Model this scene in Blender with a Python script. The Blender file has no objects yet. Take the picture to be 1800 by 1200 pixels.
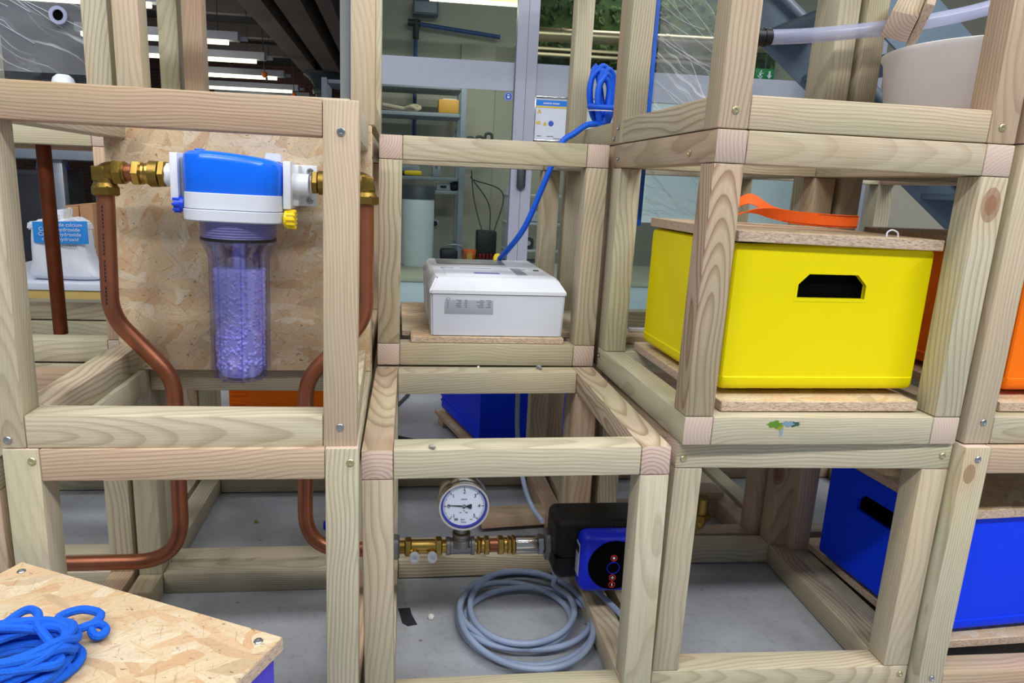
import bpy, bmesh, math, random
from mathutils import Vector, Matrix, Euler
random.seed(7)
SC = bpy.context.scene
COL = SC.collection
PI = math.pi
def R(a): return math.radians(a)

# ------------------------------------------------------------------ camera
cam = bpy.data.cameras.new('camera')
cam.sensor_fit = 'HORIZONTAL'; cam.sensor_width = 36.0
cam.lens = 24.437; cam.shift_x = 0.0330; cam.shift_y = -0.0012
cam.clip_start = 0.02; cam.clip_end = 80
camo = bpy.data.objects.new('camera', cam); COL.objects.link(camo)
def cam_matrix(p, r, y):
    cp, sp, cr, sr, cy, sy = math.cos(p), math.sin(p), math.cos(r), math.sin(r), math.cos(y), math.sin(y)
    right = Vector((cy, sy, 0)); f0 = Vector((-sy, cy, 0)); up = Vector((0, 0, 1))
    fwd = f0*cp - up*sp; u = f0*sp + up*cp
    r2 = right*cr + u*sr; u2 = u*cr - right*sr
    m = Matrix((r2, u2, -fwd)).transposed()
    return m.to_4x4()
camo.matrix_world = cam_matrix(R(12.7098), R(2.2824), R(-6.6974))
SC.camera = camo

# ------------------------------------------------------------------ world, lights, exposure
w = bpy.data.worlds.new('world'); SC.world = w; w.use_nodes = True
bg = w.node_tree.nodes['Background']
bg.inputs[0].default_value = (0.74, 0.87, 1.0, 1); bg.inputs[1].default_value = 0.31
SC.view_settings.view_transform = 'Standard'; SC.view_settings.look = 'None'
SC.view_settings.gamma = 1.0; SC.view_settings.exposure = -0.13
SC.view_settings.use_curve_mapping = False
def area(name, loc, rot, sx, sy, energy, col=(1, 1, 1)):
    l = bpy.data.lights.new(name, 'AREA'); l.shape = 'RECTANGLE'; l.size = sx; l.size_y = sy
    l.energy = energy; l.color = col
    o = bpy.data.objects.new(name, l); COL.objects.link(o); o.location = loc; o.rotation_euler = rot
    return o
CW = (1.0, 0.985, 0.96)
for i, (x, y) in enumerate(((-1.5, -1.3), (0.7, -1.3), (2.6, -1.1), (-1.2, 0.45), (1.0, 0.45), (2.8, 0.9))):
    area('ceiling_tube_light', (x, y, 2.55 if y < 0 else 2.2), (R(26 if y < 0 else 8), 0, 0), 1.5, 0.25, 62 if y < 0 else 25, CW)
area('ceiling_tube_light', (-2.0, 3.2, 2.1), (0, 0, 0), 1.5, 0.3, 20, CW)
area('ceiling_tube_light', (1.6, 3.3, 2.1), (0, 0, 0), 1.5, 0.3, 15, CW)
area('ceiling_tube_light', (0.55, 5.5, 1.262), (0, 0, 0), .72, 0.03, 9, (1, .93, .82))
area('ceiling_tube_light', (2.3, 6.2, 1.9), (0, 0, 0), 1.5, 0.3, 13, (1, .95, .88))

for x, y in ((-3.0, 9.5), (-3.0, 12.6), (-3.0, 15.6), (-3.4, 7.6)):
    l = bpy.data.lights.new('hall_lamp', 'POINT'); l.energy = 22; l.shadow_soft_size = .2; l.color = (1, .96, .88)
    o = bpy.data.objects.new('hall_lamp', l); COL.objects.link(o); o.location = (x, y, 1.5)

# ------------------------------------------------------------------ colours and materials
def lin(c):
    return tuple((v/12.92 if v <= 0.04045 else ((v+0.055)/1.055)**2.4) for v in c)
def rgb(r, g, b): return lin((r/255, g/255, b/255)) + (1,)
MATS = {}
def mat(name, col=(200, 200, 200), rough=0.5, metal=0.0, noise=0.0, nscale=30, bump=0.0, bscale=200, emit=0, spec=None, col2=None):
    if name in MATS: return MATS[name]
    m = bpy.data.materials.new(name); m.use_nodes = True
    nt = m.node_tree; b = nt.nodes['Principled BSDF']
    b.inputs['Base Color'].default_value = rgb(*col); b.inputs['Roughness'].default_value = rough
    b.inputs['Metallic'].default_value = metal
    if spec is not None: b.inputs['Specular IOR Level'].default_value = spec
    tc = nt.nodes.new('ShaderNodeTexCoord')
    n = nt.nodes.new('ShaderNodeTexNoise'); n.inputs['Scale'].default_value = nscale; n.inputs['Detail'].default_value = 4
    nt.links.new(tc.outputs['Object'], n.inputs['Vector'])
    mr = nt.nodes.new('ShaderNodeMapRange'); mr.inputs[1].default_value = 0.3; mr.inputs[2].default_value = 0.7
    mix = nt.nodes.new('ShaderNodeMix'); mix.data_type = 'RGBA'
    c2 = col2 if col2 else tuple(v*0.8 for v in col)
    mix.inputs[6].default_value = rgb(*col); mix.inputs[7].default_value = rgb(*c2)
    mr.inputs[3].default_value = 0; mr.inputs[4].default_value = noise if noise else 0.12
    nt.links.new(n.outputs[0], mr.inputs[0]); nt.links.new(mr.outputs[0], mix.inputs[0])
    nt.links.new(mix.outputs[2], b.inputs['Base Color'])
    if emit:
        b.inputs['Emission Color'].default_value = rgb(*col); b.inputs['Emission Strength'].default_value = emit
    if bump:
        n2 = nt.nodes.new('ShaderNodeTexNoise'); n2.inputs['Scale'].default_value = bscale; n2.inputs['Detail'].default_value = 3
        nt.links.new(tc.outputs['Object'], n2.inputs['Vector'])
        bp = nt.nodes.new('ShaderNodeBump'); bp.inputs['Strength'].default_value = bump; bp.inputs['Distance'].default_value = 0.002
        nt.links.new(n2.outputs[0], bp.inputs['Height']); nt.links.new(bp.outputs[0], b.inputs['Normal'])
    MATS[name] = m
    return m
class NG:
    """tiny helper for node graphs"""
    def __init__(s, name):
        s.m = bpy.data.materials.new(name); s.m.use_nodes = True; s.nt = s.m.node_tree
        s.b = s.nt.nodes['Principled BSDF']; s.out = s.nt.nodes['Material Output']
    def n(s, t, **k):
        o = s.nt.nodes.new(t)
        for a, v in k.items(): setattr(o, a, v)
        return o
    def l(s, a, b): s.nt.links.new(a, b)
    def math(s, op, a, b=None, clamp=False):
        o = s.n('ShaderNodeMath', operation=op, use_clamp=clamp)
        for i, v in enumerate((a, b)):
            if v is None: continue
            if isinstance(v, (int, float)): o.inputs[i].default_value = v
            else: s.l(v, o.inputs[i])
        return o.outputs[0]
    def mix(s, f, a, b, mode='MIX'):
        o = s.n('ShaderNodeMix', data_type='RGBA', blend_type=mode)
        for i, v in ((0, f), (6, a), (7, b)):
            if isinstance(v, (int, float)): o.inputs[i].default_value = v
            elif isinstance(v, tuple): o.inputs[i].default_value = v
            else: s.l(v, o.inputs[i])
        return o.outputs[2]
    def ramp(s, f, stops):
        o = s.n('ShaderNodeValToRGB'); r = o.color_ramp
        r.elements[0].position, r.elements[0].color = stops[0]
        r.elements[1].position, r.elements[1].color = stops[-1]
        for p, c in stops[1:-1]:
            e = r.elements.new(p); e.color = c
        s.l(f, o.inputs[0]); return o.outputs[0]
    def noise(s, vec, scale, detail=3, rough=0.5):
        o = s.n('ShaderNodeTexNoise'); o.inputs['Scale'].default_value = scale; o.inputs['Detail'].default_value = detail
        o.inputs['Roughness'].default_value = rough
        s.l(vec, o.inputs['Vector']); return o
    def mapping(s, vec, sc=(1, 1, 1), rot=(0, 0, 0), loc=(0, 0, 0)):
        o = s.n('ShaderNodeMapping'); s.l(vec, o.inputs[0])
        o.inputs[1].default_value = loc; o.inputs[2].default_value = rot; o.inputs[3].default_value = sc
        return o.outputs[0]

def make_wood():
    g = NG('treated_pine')
    tc = g.n('ShaderNodeTexCoord')
    def attr(nm): 
        a = g.n('ShaderNodeAttribute', attribute_type='OBJECT', attribute_name=nm); return a.outputs['Fac']
    seed, tone, val = attr('seed'), attr('tone'), attr('shade')
    cy, cz, kn = attr('ring_y'), attr('ring_z'), attr('knots')
    off = g.n('ShaderNodeCombineXYZ')
    g.l(g.math('MULTIPLY', seed, 3.17), off.inputs[0]); g.l(cy, off.inputs[1]); g.l(cz, off.inputs[2])
    add = g.n('ShaderNodeVectorMath', operation='ADD'); g.l(tc.outputs['Object'], add.inputs[0]); g.l(off.outputs[0], add.inputs[1])
    p = add.outputs[0]
    # knots
    off2 = g.n('ShaderNodeCombineXYZ'); g.l(g.math('MULTIPLY', seed, 5.3), off2.inputs[0]); g.l(g.math('MULTIPLY', seed, 2.1), off2.inputs[1])
    add2 = g.n('ShaderNodeVectorMath', operation='ADD'); g.l(tc.outputs['Object'], add2.inputs[0]); g.l(off2.outputs[0], add2.inputs[1])
    vo = g.n('ShaderNodeTexVoronoi'); vo.inputs['Scale'].default_value = 1.0
    g.l(g.mapping(add2.outputs[0], (5.5, 9, 9)), vo.inputs['Vector'])
    sel = g.n('ShaderNodeSeparateColor'); g.l(vo.outputs['Color'], sel.inputs[0])
    gate = g.math('LESS_THAN', sel.outputs[0], kn)
    kd = vo.outputs['Distance']
    halo = g.math('MULTIPLY', g.math('SUBTRACT', 1.0, g.math('DIVIDE', kd, 0.42), True), gate)
    halo = g.math('POWER', halo, 2.0)
    core = g.math('MULTIPLY', g.math('LESS_THAN', kd, 0.085), gate)
    rim = g.math('MULTIPLY', g.math('LESS_THAN', kd, 0.14), gate)
    # distance from the pith, with wander along the stem
    nz = g.noise(g.mapping(p, (2.4, 5, 5)), 1.0, 2)
    sub = g.n('ShaderNodeVectorMath', operation='SUBTRACT'); g.l(nz.outputs['Color'], sub.inputs[0]); sub.inputs[1].default_value = (.5, .5, .5)
    scv = g.n('ShaderNodeVectorMath', operation='SCALE'); g.l(sub.outputs[0], scv.inputs[0]); scv.inputs['Scale'].default_value = 0.060
    add3 = g.n('ShaderNodeVectorMath', operation='ADD'); g.l(p, add3.inputs[0]); g.l(scv.outputs[0], add3.inputs[1])
    sx = g.n('ShaderNodeSeparateXYZ'); g.l(add3.outputs[0], sx.inputs[0])
    so = g.n('ShaderNodeSeparateXYZ'); g.l(tc.outputs['Object'], so.inputs[0])
    zt = g.math('ADD', sx.outputs[2], g.math('MULTIPLY', so.outputs[0], attr('tilt')))
    d = g.math('SQRT', g.math('ADD', g.math('POWER', sx.outputs[1], 2.0), g.math('POWER', zt, 2.0)))
    d = g.math('ADD', d, g.math('MULTIPLY', halo, 0.011))
    fine = g.noise(g.mapping(p, (8, 60, 60)), 1.0, 2)
    d = g.math('ADD', d, g.math('MULTIPLY', g.math('SUBTRACT', fine.outputs[0], 0.5), 0.0012))
    ringn = g.noise(g.mapping(p, (0.4, 9, 9)), 1.0, 1)
    freq = g.math('ADD', 190.0, g.math('MULTIPLY', ringn.outputs[0], 40.0))
    fr = g.math('FRACT', g.math('MULTIPLY', d, attr('ring_count')))
    late = g.ramp(fr, [(0.0, (.15,)*3+(1,)), (0.45, (.05,)*3+(1,)), (0.80, (.75,)*3+(1,)), (0.93, (1, 1, 1, 1)), (1.0, (.2,)*3+(1,))])
    contrast = attr('grain')
    late = g.math('MULTIPLY', late, contrast)
    pale = g.mix(tone, rgb(208, 201, 177), rgb(209, 178, 153))
    dark = g.mix(tone, rgb(142, 130, 102), rgb(160, 120, 96))
    col = g.mix(late, pale, dark)
    fib = g.noise(g.mapping(p, (10, 420, 420)), 1.0, 3)
    col = g.mix(g.math('MULTIPLY', g.math('SUBTRACT', fib.outputs[0], 0.42, True), 0.9), col, rgb(150, 135, 105))
    tint = g.noise(g.mapping(p, (3, 16, 16)), 1.0, 2)
    col = g.mix(g.math('MULTIPLY', g.math('SUBTRACT', tint.outputs[0], 0.48, True), 1.5), col, rgb(168, 178, 140))
    tint2 = g.noise(g.mapping(p, (2.2, 12, 12), loc=(7, 3, 1)), 1.0, 2)
    col = g.mix(g.math('MULTIPLY', g.math('SUBTRACT', tint2.outputs[0], 0.52, True), 1.6), col, rgb(204, 172, 124))
    col = g.mix(g.math('MULTIPLY', halo, 0.55), col, rgb(176, 128, 84))
    col = g.mix(g.math('MULTIPLY', rim, 0.55), col, rgb(120, 82, 52))
    col = g.mix(g.math('MULTIPLY', core, 0.55), col, rgb(132, 84, 58))
    # sawn ends are pinker and paler
    sn = g.n('ShaderNodeSeparateXYZ'); g.l(tc.outputs['Normal'], sn.inputs[0])
    endf = g.math('GREATER_THAN', g.math('ABSOLUTE', sn.outputs[0]), 0.8)
    endc = g.mix(g.math('MULTIPLY', late, 0.75), rgb(216, 196, 182), rgb(166, 126, 112))
    col = g.mix(endf, col, endc)
    mul = g.n('ShaderNodeVectorMath', operation='SCALE'); g.l(col, mul.inputs[0]); g.l(g.math('MULTIPLY', val, .93), mul.inputs['Scale'])
    g.l(mul.outputs[0], g.b.inputs['Base Color'])
    g.b.inputs['Roughness'].default_value = 0.62; g.b.inputs['Specular IOR Level'].default_value = 0.3
    bp = g.n('ShaderNodeBump'); bp.inputs['Strength'].default_value = 0.25; bp.inputs['Distance'].default_value = 0.0015
    h = g.math('ADD', g.math('MULTIPLY', late, -0.4), fib.outputs[0])
    g.l(h, bp.inputs['Height']); g.l(bp.outputs[0], g.b.inputs['Normal'])
    return g.m
WOOD = make_wood()

def make_osb(name='strand_board', k=.78):
    g = NG(name)
    tc = g.n('ShaderNodeTexCoord')
    a = g.n('ShaderNodeAttribute', attribute_type='OBJECT', attribute_name='seed')
    off = g.n('ShaderNodeCombineXYZ'); g.l(g.math('MULTIPLY', a.outputs['Fac'], 2.3), off.inputs[0]); g.l(g.math('MULTIPLY', a.outputs['Fac'], 1.1), off.inputs[1])
    add = g.n('ShaderNodeVectorMath', operation='ADD'); g.l(tc.outputs['Object'], add.inputs[0]); g.l(off.outputs[0], add.inputs[1])
    p = add.outputs[0]
    wob = g.noise(p, 22, 2)
    sub = g.n('ShaderNodeVectorMath', operation='SUBTRACT'); g.l(wob.outputs['Color'], sub.inputs[0]); sub.inputs[1].default_value = (.5, .5, .5)
    scv = g.n('ShaderNodeVectorMath', operation='SCALE'); g.l(sub.outputs[0], scv.inputs[0]); scv.inputs['Scale'].default_value = 0.018
    add3 = g.n('ShaderNodeVectorMath', operation='ADD'); g.l(p, add3.inputs[0]); g.l(scv.outputs[0], add3.inputs[1])
    p2 = add3.outputs[0]
    stops = [(0.0, rgb(214, 194, 162)), (.22, rgb(206, 182, 146)), (.4, rgb(218, 204, 178)), (.55, rgb(206, 174, 138)), (.68, rgb(210, 188, 156)), (.8, rgb(202, 166, 128)), (.9, rgb(188, 166, 136)), (1.0, rgb(220, 206, 182))]
    col = None
    lay = ((12, 46, 25, 0.0), (15, 52, -38, .45), (13, 60, 78, .55), (20, 75, 130, .62), (26, 100, 5, .72))
    for i, (sx, sy, ang, th) in enumerate(lay):
        v = g.n('ShaderNodeTexVoronoi'); v.inputs['Scale'].default_value = 1.0
        g.l(g.mapping(g.mapping(p2, rot=(0, 0, R(ang)), loc=(i*1.3, i*.7, 0)), (sx*k, sy*k, 30)), v.inputs['Vector'])
        sc = g.n('ShaderNodeSeparateColor'); g.l(v.outputs['Color'], sc.inputs[0])
        # grain inside the strand
        st = g.noise(g.mapping(g.mapping(p2, rot=(0, 0, R(ang))), (25, 420, 10)), 1.0, 2)
        c = g.ramp(sc.outputs[0], stops)
        c = g.mix(g.math('MULTIPLY', g.math('SUBTRACT', st.outputs[0], .45, True), 1.1), c, rgb(184, 148, 108))
        if col is None: col = c
        else: col = g.mix(g.math('GREATER_THAN', sc.outputs[1], th), col, c)
    fl = g.noise(g.mapping(p2, (90, 160, 90), rot=(0, 0, .6)), 1.0, 3, 0.6)
    fk = g.math('GREATER_THAN', fl.outputs[0], 0.675)
    col = g.mix(g.math('MULTIPLY', fk, .7), col, rgb(110, 78, 50))
    for q, an in enumerate((-.5, .9, 2.0)):
        sp = g.noise(g.mapping(g.mapping(p, rot=(0, 0, an), loc=(q*3.1, q, 0)), (34, 330, 60)), 1.0, 1)
        col = g.mix(g.math('MULTIPLY', g.math('GREATER_THAN', sp.outputs[0], .715), .30), col, rgb(118, 80, 50))
    fl2 = g.noise(p2, 260, 2)
    col = g.mix(g.math('MULTIPLY', g.math('SUBTRACT', fl2.outputs[0], .5, True), .8), col, rgb(150, 112, 76))
    sn = g.n('ShaderNodeSeparateXYZ'); g.l(tc.outputs['Normal'], sn.inputs[0])
    ed = g.math('LESS_THAN', g.math('ABSOLUTE', sn.outputs[2]), 0.6)
    en = g.noise(g.mapping(p, (160, 160, 900)), 1.0, 3, .7)
    ec = g.ramp(en.outputs[0], [(.3, rgb(120, 96, 78)), (.48, rgb(196, 172, 152)), (.7, rgb(222, 204, 184))])
    col = g.mix(ed, col, ec)
    g.l(col, g.b.inputs['Base Color']); g.b.inputs['Roughness'].default_value = 0.55
    g.b.inputs['Specular IOR Level'].default_value = 0.3
    bp = g.n('ShaderNodeBump'); bp.inputs['Strength'].default_value = .3; bp.inputs['Distance'].default_value = .0015
    g.l(fl2.outputs[0], bp.inputs['Height']); g.l(bp.outputs[0], g.b.inputs['Normal'])
    return g.m
OSB = make_osb()

def make_glass(name, tint=(1, 1, 1), refl=0.08, rough=0.0):
    g = NG(name)
    t = g.n('ShaderNodeBsdfTransparent'); t.inputs[0].default_value = tint + (1,)
    gl = g.n('ShaderNodeBsdfGlossy'); gl.inputs['Roughness'].default_value = rough; gl.inputs[0].default_value = (.9, .95, 1, 1)
    lw = g.n('ShaderNodeLayerWeight'); lw.inputs[0].default_value = 0.25
    f = g.math('ADD', g.math('MULTIPLY', lw.outputs['Facing'], refl*2.2), refl*.35, True)
    mx = g.n('ShaderNodeMixShader'); g.l(f, mx.inputs[0]); g.l(t.outputs[0], mx.inputs[1]); g.l(gl.outputs[0], mx.inputs[2])
    g.nt.nodes.remove(g.b); g.l(mx.outputs[0], g.out.inputs[0])
    return g.m
GLASS = make_glass('partition_glass', (.90, .95, .93), .035)
ACRYL = make_glass('clear_acrylic', (.93, .96, .97), .10)
PURPLE = make_glass('purple_tinted_plastic', (.80, .795, .985), .13, .03)
DIALG = make_glass('gauge_glass', (.98, .99, 1), .03)

def make_film():
    g = NG('stretch_wrap_film')
    tc = g.n('ShaderNodeTexCoord')
    nz = g.noise(tc.outputs['Object'], 5, 3)
    sub = g.n('ShaderNodeVectorMath', operation='SCALE'); g.l(nz.outputs['Color'], sub.inputs[0]); sub.inputs['Scale'].default_value = .10
    add = g.n('ShaderNodeVectorMath', operation='ADD'); g.l(tc.outputs['Object'], add.inputs[0]); g.l(sub.outputs[0], add.inputs[1])
    st = g.noise(g.mapping(g.mapping(add.outputs[0], rot=(0, R(-28), 0)), (3.0, 3.0, 95)), 1.0, 4, .65)
    st2 = g.noise(g.mapping(g.mapping(add.outputs[0], rot=(0, R(-55), 0)), (2.2, 3.0, 130)), 1.0, 3, .6)
    a = g.ramp(st.outputs[0], [(.56, (0, 0, 0, 1)), (.66, (.5,)*3+(1,)), (.74, (.1,)*3+(1,))])
    b = g.ramp(st2.outputs[0], [(.60, (0, 0, 0, 1)), (.68, (.4,)*3+(1,)), (.74, (.1,)*3+(1,))])
    f = g.math('ADD', g.math('ADD', a, b), 0.18, True)
    t = g.n('ShaderNodeBsdfTransparent'); df = g.n('ShaderNodeBsdfPrincipled')
    df.inputs['Base Color'].default_value = (.82, .85, .92, 1); df.inputs['Roughness'].default_value = .25
    mx = g.n('ShaderNodeMixShader'); g.l(g.math('MULTIPLY', f, .8), mx.inputs[0]); g.l(t.outputs[0], mx.inputs[1]); g.l(df.outputs[0], mx.inputs[2])
    g.nt.nodes.remove(g.b); g.l(mx.outputs[0], g.out.inputs[0])
    return g.m
FILM = make_film()
def make_haze(name, col, f):
    g = NG(name); t = g.n('ShaderNodeBsdfTransparent'); g.b.inputs['Base Color'].default_value = rgb(*col); g.b.inputs['Roughness'].default_value = .25
    mx = g.n('ShaderNodeMixShader'); mx.inputs[0].default_value = f; g.l(t.outputs[0], mx.inputs[1]); g.l(g.b.outputs[0], mx.inputs[2]); g.l(mx.outputs[0], g.out.inputs[0])
    return g.m

def make_floor():
    g = NG('grey_painted_concrete')
    tc = g.n('ShaderNodeTexCoord'); p = tc.outputs['Object']
    n1 = g.noise(p, 3.5, 4); n2 = g.noise(p, 60, 4, .6); n3 = g.noise(p, 420, 2)
    c = g.mix(n1.outputs[0], rgb(146, 150, 158), rgb(176, 180, 186))
    c = g.mix(g.math('MULTIPLY', g.math('SUBTRACT', n2.outputs[0], .52, True), 1.6), c, rgb(108, 110, 114))
    c = g.mix(g.math('MULTIPLY', g.math('GREATER_THAN', n3.outputs[0], .69), .5), c, rgb(196, 196, 194))
    v = g.n('ShaderNodeTexVoronoi'); v.inputs['Scale'].default_value = 22; g.l(p, v.inputs['Vector'])
    sc = g.n('ShaderNodeSeparateColor'); g.l(v.outputs['Color'], sc.inputs[0])
    spot = g.math('MULTIPLY', g.math('LESS_THAN', v.outputs['Distance'], .07), g.math('LESS_THAN', sc.outputs[0], .3))
    c = g.mix(g.math('MULTIPLY', spot, .6), c, rgb(84, 84, 86))
    g.l(c, g.b.inputs['Base Color']); g.b.inputs['Roughness'].default_value = .45
    return g.m
FLOOR = make_floor()
HOSE = make_haze('clear_hose_plastic', (184, 190, 222), .55)

YEL = mat('yellow_crate_plastic', (236, 220, 0), .5, noise=.1, nscale=6, col2=(228, 210, 0), spec=.2)
ORA = mat('orange_crate_plastic', (255, 122, 12), .5, spec=.2, noise=.1, nscale=6, col2=(240, 108, 8))
BLU = mat('blue_crate_plastic', (0, 62, 255), .5, noise=.15, nscale=6, col2=(0, 52, 240), spec=.2)
PBL = mat('violet_blue_crate_plastic', (70, 58, 205), .38, noise=.1, nscale=6)
BRASS = mat('brass', (196, 160, 84), .28, 1.0, noise=.25, nscale=60)
BRASS2 = mat('aged_brass', (150, 124, 62), .42, 1.0, noise=.35, nscale=80, bump=.2, bscale=500)
COPPER = mat('copper_tube', (172, 108, 80), .36, .78, noise=.45, nscale=22, col2=(126, 74, 54))
COPDK = mat('tarnished_copper_tube', (120, 62, 36), .45, .8, noise=.45, nscale=40, col2=(82, 40, 22))
STEEL = mat('zinc_plated_steel', (176, 178, 184), .3, 1.0, noise=.2, nscale=80)
CAST = mat('cast_stainless_steel', (158, 156, 156), .42, 1.0, noise=.3, nscale=90, bump=.3, bscale=600)
CHROME = mat('polished_steel', (205, 200, 196), .16, 1.0)
SCREWM = mat('zinc_screw', (170, 172, 178), .35, 1.0)
SCREWY = mat('yellow_zinc_screw', (196, 190, 150), .4, .9)
BLACK = mat('black_rubber', (16, 16, 18), .5, bump=.2, bscale=300)
HOLLOW = mat('black_and_hole_shade', (6, 6, 6), .8, spec=.03)  # black parts, and the shade painted inside openings
EPP = mat('black_foam_shell', (9, 9, 10), .45, bump=.8, bscale=330, spec=.3)
PUMPB = mat('pump_blue_plastic', (14, 36, 200), .4, spec=.3)
WHITE = mat('white_plastic', (226, 230, 240), .35, noise=.05)
WHITE2 = mat('satin_white_plastic', (212, 218, 232), .42, noise=.06)
HBLUE = mat('glossy_blue_plastic', (0, 108, 250), .28)
DBLUE = mat('deep_blue_plastic', (12, 66, 214), .4)
YELC = mat('yellow_knob_plastic', (246, 214, 20), .35)
GREYC = mat('grey_cable_sheath', (150, 166, 196), .45)
BROPE = mat('blue_braided_rope', (0, 108, 244), .75, noise=.5, nscale=700, col2=(0, 78, 206), bump=.8, bscale=900)
BCAB = mat('blue_rubber_cable', (4, 96, 234), .5)
STRAP = mat('orange_webbing', (255, 104, 16), .7, noise=.25, nscale=300, bump=.3, bscale=900)
STITCH = mat('dark_red_thread', (110, 20, 10), .8)
GALV = mat('galvanised_steel', (170, 176, 186), .42, .75, noise=.45, nscale=18, col2=(140, 148, 160))
GREYL = mat('blue_grey_paint', (142, 152, 166), .5)
ALU = mat('powder_coated_aluminium', (172, 176, 194), .45)
ALUD = mat('dark_grey_aluminium', (84, 94, 108), .45)
FROST = mat('frosted_vinyl_band', (176, 182, 198), .75)
AQUA = mat('frosted_pale_panel', (196, 220, 220), .7)
CREAM = mat('cream_wall_paint', (184, 180, 164), .8, noise=.3, nscale=2.5, col2=(168, 166, 154))
GREYW = mat('grey_wall_paint', (168, 170, 168), .8, noise=.3, nscale=2, col2=(150, 154, 154))
DKCEIL = mat('dark_ceiling_paint', (34, 34, 36), .85)
BEAM = mat('grey_beam_paint', (118, 108, 104), .7, noise=.3, nscale=3)
BRICK = mat('dark_red_brick', (104, 54, 44), .85, noise=.6, nscale=14, col2=(70, 42, 38))
MORTAR = mat('grey_mortar', (76, 66, 62), .9)
IRON = mat('dark_grey_iron', (66, 70, 76), .5)
TUBE = mat('lit_fluorescent_tube', (255, 244, 206), .5, emit=3.2)
LAMPH = mat('white_lamp_housing', (210, 214, 226), .5)
CARD = mat('brown_cardboard', (176, 132, 92), .8, noise=.2, nscale=12)
STAIR = mat('grey_blue_steel_paint', (106, 124, 140), .45, noise=.35, nscale=5, col2=(88, 106, 124))
TANKM = mat('milky_white_plastic', (244, 242, 245), .45, noise=.05)
PAPER = mat('white_paper', (226, 230, 246), .7)
LABEL = mat('silver_label', (172, 178, 192), .4)
INK = mat('black_ink', (24, 24, 30), .6)
INKG = mat('grey_ink', (110, 114, 128), .6)
SIGNB = mat('sign_blue', (20, 130, 236), .5)
SIGNY = mat('sign_yellow', (226, 200, 90), .5)
MANDB = mat('mandatory_sign_blue', (40, 92, 196), .5)
EXITG = mat('exit_sign_green', (24, 128, 66), .5)
MOSS = mat('green_planting', (84, 110, 54), .9, noise=.9, nscale=9, col2=(44, 62, 34))
DUCTM = mat('brushed_metal_duct', (206, 184, 150), .35, .85)
BAGM = mat('white_woven_sack', (222, 226, 236), .55, noise=.15, nscale=18, bump=.5, bscale=60)
BAGB = mat('sack_print_blue', (36, 140, 222), .5)
PELLET = mat('lavender_white_pellets', (234, 236, 255), .5)
AMBER = mat('amber_bin_plastic', (214, 160, 62), .5)
BARREL = mat('white_barrel_plastic', (204, 210, 218), .35)
DKGREY = mat('charcoal_plastic', (58, 60, 68), .5)
RED = mat('red_plastic', (190, 40, 36), .5)
WIRE = mat('dark_cable', (40, 44, 52), .5)
STONE = mat('pale_grey_stone', (140, 148, 158), .8)
CHALK = mat('white_crumb', (232, 230, 226), .8)
ORNG = mat('orange_plastic', (238, 120, 20), .5)

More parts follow.
